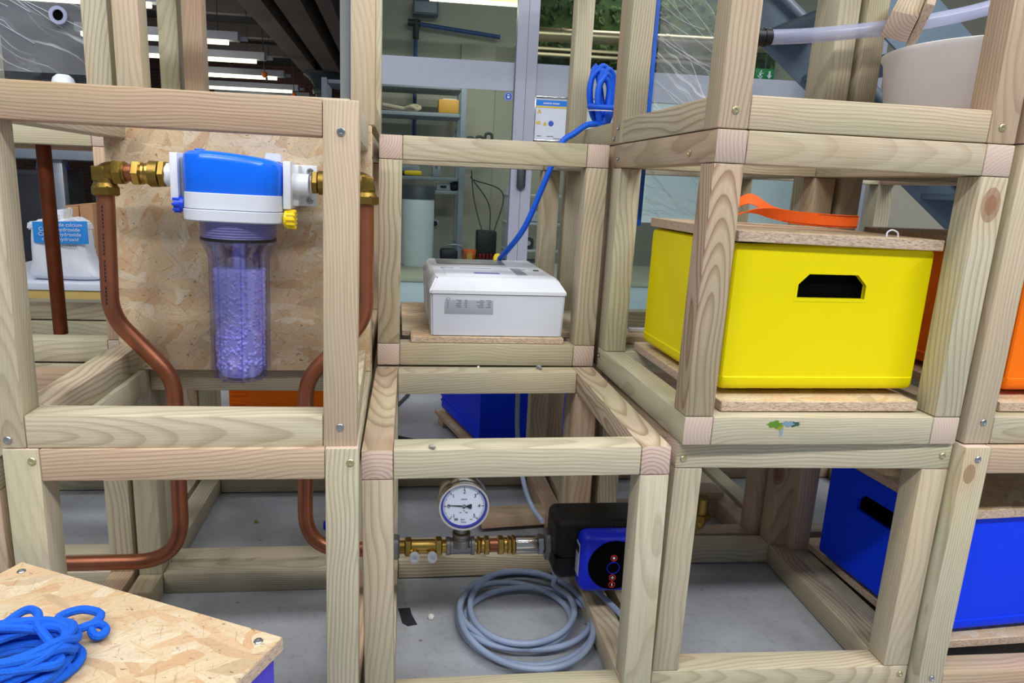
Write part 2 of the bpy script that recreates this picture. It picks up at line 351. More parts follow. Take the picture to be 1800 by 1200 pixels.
# ------------------------------------------------------------------ mesh helpers
class MB:
    def __init__(s): s.bm = bmesh.new()
    def _tag(s): return set(s.bm.verts)
    def box(s, c, size, bev=0.0, rot=None, seg=2):
        r = bmesh.ops.create_cube(s.bm, size=1.0); vs = r['verts']
        m = Matrix.Translation(c) @ (rot.to_4x4() if rot else Matrix()) @ Matrix.Diagonal((*size, 1))
        bmesh.ops.transform(s.bm, matrix=m, verts=vs)
        if bev > 0:
            es = list({e for v in vs for e in v.link_edges})
            bmesh.ops.bevel(s.bm, geom=es, offset=bev, segments=seg, profile=.5, affect='EDGES')
        return s
    def lathe(s, prof, origin=(0, 0, 0), axis='z', n=24, loop=False):
        """prof: list of (radius, height); closed at the ends; axis 'x','y','z' or a Matrix"""
        if isinstance(axis, Matrix): M = axis
        else: M = {'z': Matrix(), 'x': Matrix.Rotation(PI/2, 4, 'Y'), 'y': Matrix.Rotation(-PI/2, 4, 'X')}[axis]
        M = Matrix.Translation(origin) @ M
        rings = []
        for r, h in prof:
            if r < 1e-6: rings.append([s.bm.verts.new(M @ Vector((0, 0, h)))])
            else: rings.append([s.bm.verts.new(M @ Vector((r*math.cos(2*PI*i/n), r*math.sin(2*PI*i/n), h))) for i in range(n)])
        for a, b in zip(rings, rings[1:] + ([rings[0]] if loop else [])):
            for i in range(n):
                j = (i+1) % n
                if len(a) == 1 and len(b) == 1: continue
                if len(a) == 1: s.bm.faces.new((a[0], b[j], b[i]))
                elif len(b) == 1: s.bm.faces.new((a[i], a[j], b[0]))
                else: s.bm.faces.new((a[i], a[j], b[j], b[i]))
        if loop: return s
        if len(rings[0]) > 1: s.bm.faces.new(list(reversed(rings[0])))
        if len(rings[-1]) > 1: s.bm.faces.new(rings[-1])
        return s
    def cyl(s, p0, p1, r0, r1=None, n=20):
        p0 = Vector(p0); p1 = Vector(p1); d = p1-p0
        q = Vector((0, 0, 1)).rotation_difference(d.normalized()).to_matrix().to_4x4()
        return s.lathe([(r0, 0), (r0 if r1 is None else r1, d.length)], p0, q, n)
    def tube(s, pts, r, n=10, closed=False):
        pts = [Vector(p) for p in pts]; m = len(pts)
        tg = []
        for i in range(m):
            a = pts[i-1] if (i > 0 or closed) else pts[i]; b = pts[(i+1) % m] if (i < m-1 or closed) else pts[i]
            t = (b-a); tg.append(t.normalized() if t.length > 1e-9 else Vector((0, 0, 1)))
        up = Vector((0, 0, 1)) if abs(tg[0].z) < .9 else Vector((1, 0, 0))
        u = (up - tg[0]*up.dot(tg[0])).normalized(); rings = []
        for i in range(m):
            u = (u - tg[i]*u.dot(tg[i]))
            u = u.normalized() if u.length > 1e-6 else tg[i].orthogonal().normalized()
            v = tg[i].cross(u); rr = r[i] if isinstance(r, (list, tuple)) else r
            rings.append([s.bm.verts.new(pts[i] + (u*math.cos(2*PI*k/n) + v*math.sin(2*PI*k/n))*rr) for k in range(n)])
        for i in range(m if closed else m-1):
            a, b = rings[i], rings[(i+1) % m]
            for k in range(n):
                s.bm.faces.new((a[k], a[(k+1) % n], b[(k+1) % n], b[k]))
        if not closed:
            s.bm.faces.new(list(reversed(rings[0]))); s.bm.faces.new(rings[-1])
        return s
    def prism(s, poly, h, M=None, holes=()):
        """2D outline in xy, extruded by h along z, then moved by M"""
        bm2 = bmesh.new(); es = []
        for loop in (poly,)+tuple(holes):
            vs = [bm2.verts.new((x, y, 0)) for x, y in loop]
            for i in range(len(vs)): es.append(bm2.edges.new((vs[i], vs[(i+1) % len(vs)])))
        if holes: bmesh.ops.triangle_fill(bm2, edges=es, use_beauty=True)
        else: bm2.faces.new(bm2.verts[:] if hasattr(bm2.verts, '__getitem__') else list(bm2.verts))
        r = bmesh.ops.extrude_face_region(bm2, geom=list(bm2.faces))
        nv = [g for g in r['geom'] if isinstance(g, bmesh.types.BMVert)]
        bmesh.ops.translate(bm2, vec=(0, 0, h), verts=nv)
        bmesh.ops.recalc_face_normals(bm2, faces=list(bm2.faces))
        if M is not None: bmesh.ops.transform(bm2, matrix=M, verts=list(bm2.verts))
        tmp = bpy.data.meshes.new('tmp'); bm2.to_mesh(tmp); bm2.free(); s.bm.from_mesh(tmp); bpy.data.meshes.remove(tmp)
        return s
    def sphere(s, c, r, sc=(1, 1, 1), u=16, v=10):
        rr = bmesh.ops.create_uvsphere(s.bm, u_segments=u, v_segments=v, radius=r)
        bmesh.ops.transform(s.bm, matrix=Matrix.Translation(c) @ Matrix.Diagonal((*sc, 1)), verts=rr['verts']); return s
    def ico(s, c, r, sub=1, sc=(1, 1, 1), jit=0.0):
        rr = bmesh.ops.create_icosphere(s.bm, subdivisions=sub, radius=r)
        for v in rr['verts']:
            if jit: v.co *= 1+random.uniform(-jit, jit)
        rot = Euler((random.uniform(0, 6), random.uniform(0, 6), random.uniform(0, 6))).to_matrix().to_4x4() if jit else Matrix()
        bmesh.ops.transform(s.bm, matrix=Matrix.Translation(c) @ rot @ Matrix.Diagonal((*sc, 1)), verts=rr['verts']); return s
    def lump(s, c, r, sc=(1, 1, 1), amp=.15, seed=0, sub=3):
        rr = bmesh.ops.create_icosphere(s.bm, subdivisions=sub, radius=r); q = random.Random(seed)
        W = [(Vector((q.uniform(-1, 1), q.uniform(-1, 1), q.uniform(-1, 1))).normalized()*q.uniform(2.5, 6.5), q.uniform(0, 6)) for _ in range(5)]
        for v in rr['verts']:
            u = v.co/r; v.co *= 1+amp*sum(math.sin(k.dot(u)+f) for k, f in W)/2.2
            v.co = Vector((v.co.x*sc[0], v.co.y*sc[1], v.co.z*sc[2]))+Vector(c)
        return s
    def mesh(s, name, m, smooth=38):
        me = bpy.data.meshes.new(name)
        bmesh.ops.recalc_face_normals(s.bm, faces=list(s.bm.faces))
        s.bm.to_mesh(me); s.bm.free()
        if m: me.materials.append(m)
        if smooth and len(me.polygons):
            me.polygons.foreach_set('use_smooth', [True]*len(me.polygons))
            me.set_sharp_from_angle(angle=R(smooth))
        return me
    def build(s, name, m, parent=None, loc=None, rot=None, smooth=38):
        return put(name, s.mesh(name, m, smooth), parent, loc, rot)
def put(name, me, parent=None, loc=None, rot=None):
    o = bpy.data.objects.new(name, me); COL.objects.link(o)
    if parent: o.parent = parent
    if loc is not None: o.location = loc
    if rot is not None: o.rotation_euler = rot
    return o
def tag(o, label=None, cat=None, group=None, kind=None):
    if label: o['label'] = label
    if cat: o['category'] = cat
    if group: o['group'] = group
    if kind: o['kind'] = kind
    return o
def empty(name, loc=(0, 0, 0), rot=(0, 0, 0), label=None, cat=None, group=None):
    o = bpy.data.objects.new(name, None); COL.objects.link(o); o.empty_display_size = .05
    o.location = loc; o.rotation_euler = rot
    return tag(o, label, cat, group)
def struct(o): o['kind'] = 'structure'; return o
def spline(P, k=8, closed=False):
    P = [Vector(p) for p in P]; out = []; n = len(P)
    rng = range(n) if closed else range(n-1)
    for i in rng:
        p0 = P[i-1] if (i > 0 or closed) else P[0]*2-P[1]
        p1 = P[i]; p2 = P[(i+1) % n]
        p3 = P[(i+2) % n] if (i+2 < n or closed) else P[-1]*2-P[-2]
        for j in range(k):
            t = j/k; t2 = t*t; t3 = t2*t
            out.append(.5*((2*p1)+(p2-p0)*t+(2*p0-5*p1+4*p2-p3)*t2+(3*p1-p0-3*p2+p3)*t3))
    if not closed: out.append(P[-1])
    return out
def fillet(P, rad, k=8):
    """polyline with rounded corners"""
    P = [Vector(p) for p in P]; out = [P[0]]
    for i in range(1, len(P)-1):
        a, b, c = P[i-1], P[i], P[i+1]; u = (a-b).normalized(); v = (c-b).normalized()
        ang = u.angle(v); d = min(rad/math.tan(ang/2), (a-b).length*.49, (c-b).length*.49)
        s = b+u*d; e = b+v*d
        for j in range(k+1):
            t = j/k; out.append(s*(1-t)**2 + b*2*t*(1-t) + e*t*t)
    out.append(P[-1]); return out
TXT = {}
def text_mesh(body, size, m, depth=0.0):
    c = bpy.data.curves.new('text', 'FONT'); c.body = body; c.size = size; c.extrude = depth
    c.align_x = 'CENTER'; c.align_y = 'CENTER'
    o = bpy.data.objects.new('text', c); COL.objects.link(o)
    dg = bpy.context.evaluated_depsgraph_get(); dg.update()
    me = bpy.data.meshes.new_from_object(o.evaluated_get(dg))
    bpy.data.objects.remove(o); bpy.data.curves.remove(c)
    me.materials.clear(); me.materials.append(m); return me
def boolean(base, cutters, m, bev=0.0):
    """base MB minus cutter MBs, returned as one mesh"""
    ob = put('base', base.mesh('base', m, 0)); cs = []
    for c in cutters:
        co = put('cut', c.mesh('cut', m, 0)); cs.append(co)
        md = ob.modifiers.new('b', 'BOOLEAN'); md.operation = 'DIFFERENCE'; md.object = co; md.solver = 'EXACT'
    dg = bpy.context.evaluated_depsgraph_get(); dg.update()
    me = bpy.data.meshes.new_from_object(ob.evaluated_get(dg))
    for o in [ob]+cs: bpy.data.objects.remove(o)
    me.materials.clear(); me.materials.append(m)
    me.polygons.foreach_set('use_smooth', [True]*len(me.polygons)); me.set_sharp_from_angle(angle=R(30))
    return me
def hexprof(r): return r

# ================================================================== the setting
FZ = -0.822
def slab(name, x0, x1, y0, y1, z0, z1, m, parent=None, bev=0):
    c = Vector(((x0+x1)/2, (y0+y1)/2, (z0+z1)/2))
    mb = MB(); mb.box((0, 0, 0), (x1-x0, y1-y0, z1-z0), bev)
    return mb.build(name, m, parent, c)
struct(slab('floor', -9, 9, -5, 19, FZ-.1, FZ, FLOOR))
struct(slab('ceiling', -9, 9, 4.6, 19, 2.4, 2.5, DKCEIL))
struct(slab('wall_left', -.36, -.30, 4.36, 18, FZ, 2.4, GREYW))
struct(slab('wall_back', -.30, 6.5, 6.6, 6.7, FZ, 2.4, CREAM))
def brick_mat():
    g = NG('brickwork'); tc = g.n('ShaderNodeTexCoord')
    b = g.n('ShaderNodeTexBrick'); g.l(g.mapping(tc.outputs['Object'], rot=(R(90), 0, 0)), b.inputs['Vector'])
    b.inputs['Scale'].default_value = 1; b.inputs['Brick Width'].default_value = .225; b.inputs['Row Height'].default_value = .075
    b.inputs['Mortar Size'].default_value = .008
    b.inputs['Color1'].default_value = rgb(86, 46, 38); b.inputs['Color2'].default_value = rgb(56, 38, 36); b.inputs['Mortar'].default_value = rgb(74, 66, 62)
    g.l(b.outputs[0], g.b.inputs['Base Color']); g.b.inputs['Roughness'].default_value = .9
    return g.m
struct(slab('wall_far', -9, -.36, 17.0, 17.2, FZ, 2.4, brick_mat()))
# ceiling beams of the hall run away from the camera
for k, (x0, x1) in enumerate(((-1.88, -1.60), (-1.45, -1.15), (-.98, -.80))):
    struct(slab('trim_%d' % (k+1), x0, x1, 6.0, 17, 1.92, 2.4, BEAM))
for k, y in enumerate((8.6, 9.4, 10.9, 12.6, 14.4)):
    struct(slab('trim_%d' % (k+4), -6, -1.9, y, y+.14, 2.2, 2.4, BEAM))

# cast column with flared head
t = empty('cast_iron_column', (-.85, 8.0, FZ), label='dark grey iron column with flared head under the ceiling beams', cat='column')
MB().lathe([(.0, 0), (.13, 0), (.13, .06), (.085, .1), (.075, 1.62), (.0, 1.62)], n=20).build('shaft', IRON, t)
MB().lathe([(.0, 1.62), (.10, 1.62), (.11, 1.68), (.09, 1.72), (.13, 1.80), (.20, 1.86), (.20, 1.89), (0, 1.89)], n=20).build('capital', IRON, t)
t.location = (-1.50, 14.2, FZ); t.scale = (1.8, 1.8, 1.45)

# hanging strip lights in the hall, each with housing and lit tube
fx = [(-2.02, 9.5, 1.60, 'nearest hanging strip light in the dark hall, highest in the row'),
      (-1.96, 10.9, 1.60, 'second hanging strip light in the dark hall, below the nearest'),
      (-1.96, 12.6, 1.60, 'third hanging strip light of the hall row, right of the pink post'),
      (-1.98, 14.4, 1.60, 'fourth hanging strip light of the hall row, with pale upper edge'),
      (-1.92, 15.6, 1.60, 'farthest hanging strip light, just above the pink top rail'),
      (-2.40, 7.9, 1.64, 'hanging strip light seen between the two upper left post pairs')]
for x, y, z, lb in fx:
    t = empty('strip_light', (x, y, z), label=lb, cat='lamp', group='hanging strip lights in the hall')
    L = 1.9
    MB().prism([(-.075, 0), (.075, 0), (.055, .10), (-.055, .10)], L, Matrix.Rotation(-PI/2, 4, 'Y') @ Matrix.Rotation(-PI/2, 4, 'Z')).build('housing', LAMPH, t)
    MB().cyl((-L+.06, -.02, -.028), (-.12, -.02, -.028), .026, n=12).build('tube', TUBE, t)
    for q in (-.25, -L+.3): MB().cyl((q, 0, .1), (q, 0, 2.4-z), .006, n=6).build('hanger', IRON, t)
    MB().box((.05, 0, .03), (.12, .04, .05), .004).build('connector', GREYL, t)
for x, y, z, lb in ((-2.1, 11.6, 1.50, 'orange clamp hanging below the nearest hall strip light'), (-1.95, 13.6, 1.43, 'small orange clamp hanging lower in the hall')):
    t = empty('hanging_clamp', (x, y, z), label=lb, cat='clamp')
    MB().ico((0, 0, 0), .05, 2, (1, 1, .9), .1).build('body', ORNG, t); MB().box((.03, 0, -.07), (.03, .03, .07), .006).build('jaw', IRON, t)
    MB().cyl((0, 0, .04), (-.03, 0, 2.4-z), .008, n=6).build('cord', IRON, t)

# glazed partition at y = 4.3
PY = 4.3
def window(n, x0, x1, z0, z1, parts):
    w_ = slab('window_%d' % n, x0, x1, PY-.005, PY+.005, z0, z1, GLASS); struct(w_)
    for nm, a, b, c, d, m, th in parts:
        o = slab(nm, a, b, PY-th, PY-.0055, c, d, m)
        o.parent = w_; o.location = Vector(o.location)-Vector(w_.location)
    return w_
window(1, -.268, .66, FZ, 1.9, [('frosted_band', -.265, .655, .540, .698, FROST, .008)])
window(2, .785, 1.0, FZ, 1.9, [('frosted_band', .79, .995, .48, .70, FROST, .008), ('lower_panel', .79, .995, .30, .478, FROST, .008)])
window(3, 1.03, 2.9, FZ, 1.9, [('frosted_band', 1.035, 2.895, .52, .69, FROST, .008), ('frosted_panel', 1.035, 2.895, -.20, .515, AQUA, .008)])
for k, (x0, x1, m) in enumerate(((-.302, -.288, ALUD), (-.288, -.268, ALU), (.66, .722, ALU), (.724, .785, ALU), (1.0, 1.03, ALUD), (2.9, 2.96, ALU))):
    o = slab('trim_%d' % (k+20), x0, x1, PY-.03, PY+.03, FZ, 1.9, m); struct(o)
struct(slab('trim_30', -.302, 2.96, PY-.03, PY+.03, 1.9, 2.0, ALU))
# recessed pull on the door profile
MB().lathe([(0, 0), (.018, 0), (.018, .004), (0, .004)], axis='y', n=20).build('finger_pull', ALUD, None, (.735, PY-.036, .235))
tag(bpy.data.objects['finger_pull'], 'round grey finger pull on the white door profile above the middle rail', 'handle')
MB().box((0, 0, 0), (.05, .012, .16), .02).build('door_pull', IRON, None, (.722, PY-.038, .05))
tag(bpy.data.objects['door_pull'], 'oval recessed grey pull on the white door profile below the middle rail', 'handle')

# safety notice frame on the glass
t = empty('notice_frame', (.888, PY-.012, .39), label='silver snap frame holding a safety notice with a blue header', cat='sign')
wd, hd = .215, .262
for a, b, c, d in ((-wd/2, wd/2, hd/2-.012, hd/2), (-wd/2, wd/2, -hd/2, -hd/2+.012), (-wd/2, -wd/2+.012, -hd/2, hd/2), (wd/2-.012, wd/2, -hd/2, hd/2)):
    MB().box(((a+b)/2, -.006, (c+d)/2), (b-a, .012, d-c), .003).build('frame_bar', CHROME, t)
MB().box((0, -.002, 0), (wd-.02, .003, hd-.02)).build('sheet', PAPER, t)
MB().box((0, -.0042, .092), (wd-.03, .001, .032)).build('header', SIGNB, t)
hb = MB()
for q in range(9): hb.box((-.046+.0105*q+(.004 if q > 4 else 0), -.0052, .09), (.0075, .001, .009))
hb.build('heading', PAPER, t)
MB().box((0, -.0042, .069), (wd-.03, .001, .010)).build('yellow_band', SIGNY, t)
def tri(cx, cz, s): return MB().prism([(-s, -s*.8), (s, -s*.8), (0, s)], .001, Matrix.Translation((cx, -.0042, cz)) @ Matrix.Rotation(PI/2, 4, 'X'))
tri(-.072, .045, .014).build('warning_triangle', SIGNY, t); tri(-.035, -.025, .014).build('warning_triangle', SIGNY, t)
put('warning_mark', text_mesh('!', .018, INK), t, (-.072, -.006, .043), (PI/2, 0, 0)); put('warning_mark', text_mesh('!', .018, INK), t, (-.035, -.006, -.027), (PI/2, 0, 0))
MB().box((-.075, -.0042, -.022), (.026, .001, .018)).build('yellow_block', SIGNY, t)
MB().lathe([(0, 0), (.016, 0), (.016, .001), (0, .001)], axis='y', n=20).build('mandatory_disc', MANDB, t, (.002, -.005, -.024))
for zz, a, b in ((-.098, -.08, -.055), (-.098, -.02, .02), (-.11, .02, .07)):
    MB().box(((a+b)/2, -.0042, zz), (b-a, .001, .004)).build('print_line', INKG, t)

# round blue mandatory sticker
t = empty('mandatory_sticker', (.626, PY-.007, .508), label='round blue mandatory sticker with white head symbol on the glass', cat='sticker')
MB().lathe([(0, 0), (.026, 0), (.026, .0015), (0, .0015)], axis='y', n=28).build('disc', MANDB, t, (0, -.0015, 0))
MB().prism([(.0235*math.cos(a*PI/14), .0235*math.sin(a*PI/14)) for a in range(28)], .001, Matrix.Translation((0, -.002, 0)) @ Matrix.Rotation(PI/2, 4, 'X'), holes=([(.0215*math.cos(a*PI/14), .0215*math.sin(a*PI/14)) for a in range(28)],)).build('ring', PAPER, t)
MB().sphere((0, -.003, .001), .012, (.8, .1, 1)).build('head_symbol', PAPER, t)
MB().box((0, -.0042, .004), (.02, .001, .006)).build('goggles', MANDB, t)

# ---------------------------------------------------------------- the room behind the glass
struct(slab('door_1', .52, .83, 6.56, 6.6, FZ, 1.2, CREAM))
o = slab('door_handle', -.01, .01, -.02, 0, -.05, .05, IRON); o.parent = bpy.data.objects['door_1']; o.location = (.12, -.035, .02)
t = empty('strip_light', (.55, 5.5, 1.285), label='lit strip light hanging behind the glass at the top middle', cat='lamp')
MB().prism([(-.06, 0), (.06, 0), (.04, .07), (-.04, .07)], 1.1, Matrix.Translation((.4, 0, .03)) @ Matrix.Rotation(-PI/2, 4, 'Y') @ Matrix.Rotation(-PI/2, 4, 'Z')).build('housing', DUCTM, t)
MB().cyl((-.36, 0, .012), (.36, 0, .012), .016, n=12).build('tube', TUBE, t)
for q in (-.2, .2): MB().cyl((q, 0, .1), (q, 0, 1.1), .006, n=6).build('hanger', IRON, t)
# blue pipework on the back wall
t = empty('blue_pipework', (0, 6.5, 0), label='thin blue wall pipe with a black tee valve behind the glass', cat='pipe')
MB().cyl((.07, 0, 1.33), (.85, 0, 1.26), .018, n=10).build('pipe', mat('navy_pipe', (34, 70, 130), .5), t)
MB().cyl((.112, 0, 1.31), (.112, 0, .30), .018, n=10).build('drop_pipe', MATS['navy_pipe'], t)
MB().cyl((.04, 0, 1.335), (.15, 0, 1.325), .03, n=10).cyl((.112, 0, 1.36), (.112, 0, 1.2), .028, n=10).build('tee_valve', BLACK, t)
MB().cyl((.112, 0, .34), (.112, 0, .26), .03, n=10).build('end_cap', BLACK, t)
t = empty('wall_box', (.19, 6.5, 1.45), label='grey wall box above the blue pipe tee', cat='box')
MB().box((0, 0, 0), (.22, .12, .12), .008).build('body', ALUD, t); MB().box((0, -.065, 0), (.19, .01, .09), .004).build('cover', GREYL, t)

# steel shelving
t = empty('steel_shelving', (0, 6.2, FZ), label='blue grey slotted steel shelving loaded with tools behind the glass', cat='shelving')
for x in (-.62, .505):
    for y in (-.2, .2): MB().prism([(-.022, -.022), (.022, -.022), (.022, -.018), (-.018, -.018), (-.018, .022), (-.022, .022)], 1.60, None).build('upright', GREYL, t, (x, y, 0))
SH = [1.575, 1.36, .845, .735]
for z in SH: 
    MB().box((-.055, 0, z), (1.09, .40, .03), .003).build('shelf', GREYL, t)
MB().cyl((.30, .21, .85), (.50, .21, 1.30), .012, n=6).build('brace', GREYL, t)
def onshelf(nm, x, y, z, lb, cat): return empty(nm, (x, y, FZ+z), label=lb, cat=cat)
t = onshelf('storage_bin', .385, 6.1, 1.376, 'amber open storage bin on the right end of the upper shelf', 'bin')
MB().box((0, 0, .055), (.17, .18, .11), .008).build('body', AMBER, t); MB().box((.01, 0, .113), (.12, .1, .012), .005).build('contents', WHITE, t)
t = onshelf('rope_hank', 0, 6.08, 1.376, 'pale twisted rope hank on the left of the upper shelf', 'rope')
MB().tube(spline([(-.16, 0, .05), (-.05, 0, .035), (.03, 0, .025), (.1, 0, .02), (.15, .02, .04), (.1, .03, .055), (.03, .0, .03)]), .016, 8).build('strand', mat('pale_rope', (196, 182, 160), .8), t)
MB().tube(spline([(-.16, .03, .03), (-.05, .02, .02), (.04, .02, .018), (.12, -.03, .018), (.08, -.04, .04), (.02, 0, .025)]), .014, 8).build('strand', MATS['pale_rope'], t)
t = onshelf('cordless_tool', .1, 6.08, .861, 'yellow and black hand tool lying on the middle shelf', 'tool')
MB().box((0, 0, .025), (.15, .06, .04), .015).build('body', YELC, t); MB().box((-.1, 0, .02), (.1, .05, .035), .015).build('grip', BLACK, t)
t = onshelf('grey_case', .30, 6.15, .861, 'tall pale grey case standing on the middle shelf', 'case')
MB().box((0, 0, .075), (.07, .12, .15), .008).build('body', GREYL, t); MB().box((0, -.062, .1), (.02, .01, .06), .003).build('latch', ALUD, t)
t = onshelf('plastic_sheeting', .05, 6.25, .861, 'crumpled grey plastic sheeting at the back of the middle shelf', 'sheeting')
MB().lump((0, 0, .075), .11, (1.1, .5, .68), .14, 2).build('heap', GREYL, t)
t = onshelf('small_device', .36, 6.1, .751, 'small white device on the lower shelf beside black clutter', 'device')
MB().box((0, 0, .03), (.12, .1, .06), .006).build('body', WHITE2, t); MB().box((0, -.052, .03), (.05, .004, .02)).build('display', INK, t)
t = onshelf('black_pouch', .46, 6.08, .751, 'black lumpy tool pouch at the right end of the lower shelf', 'pouch')
MB().lump((0, 0, .04), .055, (1, .9, .72), .12, 3).build('body', BLACK, t)
# low bench in front of the shelving
t = empty('low_bench', (.9, 4.95, FZ), label='low cream bench just behind the glass, carrying the barrel and charger', cat='bench')
MB().box((0, 0, .205), (2.3, 1.0, .03), .004).build('top', CREAM, t)
MB().box((0, -.47, .10), (2.26, .03, .178), .004).build('front_panel', WHITE2, t)
for x in (-1.1, 1.1): MB().box((x, .1, .095), (.04, .7, .188), .004).build('end_panel', WHITE2, t)
BZ = FZ+.2205
t = empty('white_barrel', (.125, 5.1, BZ), label='tall white plastic barrel with charcoal lid behind the white box', cat='barrel')
MB().lathe([(0, 0), (.108, 0), (.116, .02), (.116, .47), (.110, .50), (0, .50)], n=32).build('body', BARREL, t)
MB().lathe([(0, .475), (.121, .475), (.121, .56), (.112, .575), (0, .58)], n=32).build('lid', DKGREY, t)
t = empty('battery_charger', (.66, 5.35, BZ), label='black charger case with red sockets standing by the shelf upright', cat='charger')
MB().box((0, .03, .13), (.15, .14, .24), .012).build('body', BLACK, t)
MB().box((.03, 0, .022), (.24, .22, .044), .008).build('base', BLACK, t)
for q in range(5): MB().cyl((-.05+.028*q, -.05, .044), (-.05+.028*q, -.06, .075), .008, n=8).build('red_socket', RED, t)
MB().box((.0, -.112, .022), (.05, .003, .02)).build('label_plate', PAPER, t)
for i, (a, b) in enumerate((((.62, 5.3, -.36), (.59, 6.0, .10)), ((.68, 5.3, -.36), (.585, 6.0, .05)), ((.71, 5.32, -.37), (.60, 6.0, .03)))):
    m_ = Vector(a).lerp(Vector(b), .5)+Vector((.09*i-.02, 0, .1*(i == 2)))
    tag(MB().tube(spline([a, m_, b]), .005, 6).build('dark_cable', WIRE), ['straight dark cable rising from the charger to the shelf', 'middle dark cable rising from the charger with a slight bow', 'widely bowed dark cable looping up from the charger'][i], 'cable')
t = empty('wire_basket', (.40, 5.3, BZ), label='dark wire tray of black gear beside the amber tub on the bench', cat='tray')
MB().box((-.03, 0, .06), (.13, .12, .1), .02).build('gear', BLACK, t)
MB().tube(spline([(-.1, -.07, 0), (-.1, -.07, .12), (.04, -.07, .14), (.09, -.07, .06), (.09, -.07, 0)]), .006, 6).build('handle', STEEL, t)
t = empty('amber_tub', (.53, 5.36, BZ), label='small amber tub on the bench left of the shelf upright', cat='tub')
MB().lathe([(0, 0), (.05, 0), (.062, .10), (.057, .10), (.047, .01), (0, .01)], n=20).build('body', ORNG, t); MB().box((0, -.06, .05), (.04, .004, .05)).build('label_patch', AMBER, t)
t = empty('blue_cloth', (.80, 5.0, BZ), label='crumpled blue grey cloth on the bench beside the charger', cat='cloth')
MB().lump((0, 0, .022), .075, (1.2, .8, .3), .12, 4).build('fold', mat('teal_cloth', (84, 122, 140), .8), t)
t = empty('socket_plate', (.32, 6.58, -.38), label='round black wall socket below the shelves', cat='socket')
MB().lathe([(0, 0), (.035, 0), (.04, .02), (0, .02)], axis='y', n=20).build('plate', WHITE2, t, (0, -.02, 0)); MB().lathe([(0, 0), (.024, 0), (.02, .02), (0, .02)], axis='y', n=20).build('plug', BLACK, t, (0, -.045, 0))
# bent black clamps hanging on the door edge
for i, (x, z) in enumerate(((.60, .39), (.68, .40), (.76, .43))):
    tag(MB().tube(fillet([(x-.03, 6.3, z-.16), (x-.03, 6.3, z), (x+.03, 6.3, z), (x+.03, 6.3, z-.10)], .03), .012, 8).build('bent_hook', IRON), ('leftmost', 'middle', 'rightmost')[i]+' of three black bent hooks behind the glass above the middle rail', 'hook', 'bent black hooks behind the glass')
# duct, ledge and planting seen through the second pane
t = empty('metal_duct', (1.7, 6.1, 1.225), label='shiny warm metal duct running behind the right panes', cat='duct')
MB().cyl((-.72, 0, 0), (1.5, 0, .02), .055, n=28).build('pipe', DUCTM, t); MB().cyl((-.2, 0, .05), (-.2, 0, 1.175), .006, n=6).cyl((1.0, 0, .05), (1.0, 0, 1.175), .006, n=6).build('hanger', IRON, t); MB().cyl((-.4, 0, .003), (-.37, 0, .003), .06, n=28).cyl((.5, 0, .01), (.53, 0, .01), .06, n=28).build('collar', DUCTM, t)
t = empty('timber_ledge', (1.9, 6.25, 1.115), label='two pale ledge boards under the metal duct behind the glass', cat='ledge')
for q in (0, .045): MB().box((0, 0, q-.02), (1.9, .08, .03), .004).build('board', DUCTM, t)
g_ = MB(); g_.box((2.3, 6.57, 1.15), (2.3, .05, 1.3), .01)
for i in range(900):
    g_.ico((random.uniform(1.17, 3.4), random.uniform(6.46, 6.56), random.uniform(.55, 1.75)), random.uniform(.02, .05), 1, (1, .4, .7), .3)
tag(g_.build('green_planting', MOSS, smooth=0), 'mossy green planting on the wall behind the metal duct', 'plants', kind='stuff')
tag(MB().box((1.34, 6.44, 1.00), (.05, .01, .03), .003).build('white_tag', PAPER), 'small white tag on the planting behind the pane', 'tag')
# lab shelves right of the door profile
t = empty('glassware_shelf', (1.13, 5.75, FZ), label='white shelf unit of small instruments right of the door profile', cat='shelving')
for z in (.12, .30, .52, .74): MB().box((0, 0, z), (.55, .3, .02), .003).build('shelf', WHITE2, t)
for x in (-.26, .26): MB().box((x, 0, .40), (.02, .3, .80), .003).build('side_panel', WHITE2, t)
for i, (x, z, m, lb) in enumerate(((-.12, .312, DKGREY, 'dark instrument on the second shelf right of the door profile'), (.0, .532, WHITE, 'white instrument on the third shelf right of the door profile'), (-.08, .132, ALUD, 'grey instrument on the lowest shelf right of the door profile'))):
    t2 = empty('instrument', (1.13+x, 5.70, FZ+z), label=lb, cat='instrument'); MB().box((0, 0, .045), (.16, .12, .09), .02).build('body', m, t2); MB().cyl((.03, -.05, .05), (.03, -.075, .05), .02, n=14).build('dial', CHROME, t2)

# exit sign
t = empty('exit_sign', (2.265, PY+.12, .735), label='green emergency exit sign with running figure and down arrow', cat='sign')
MB().box((0, 0, 0), (.125, .012, .072), .003).build('plate', EXITG, t)
MB().prism([(-.007, .022), (.007, .022), (.007, -.002), (.018, -.002), (0, -.024), (-.018, -.002), (-.007, -.002)], .001, Matrix.Translation((.03, -.0065, 0)) @ Matrix.Rotation(PI/2, 4, 'X')).build('arrow', PAPER, t)
f_ = MB(); f_.box((-.03, -.0068, .002), (.014, .001, .022)); f_.box((-.038, -.0068, -.014), (.02, .001, .006), rot=Euler((0, .7, 0)).to_matrix()); f_.box((-.022, -.0068, -.016), (.02, .001, .006), rot=Euler((0, -1.0, 0)).to_matrix()); f_.box((-.018, -.0068, .008), (.018, .001, .005)); f_.lathe([(0, 0), (.005, 0), (.005, .001), (0, .001)], (-.026, -.0075, .02), 'y', 12)
f_.build('running_figure', PAPER, t)
MB().cyl((0, 0, .036), (0, 0, 1.65), .004, n=6).build('hanger', IRON, t)

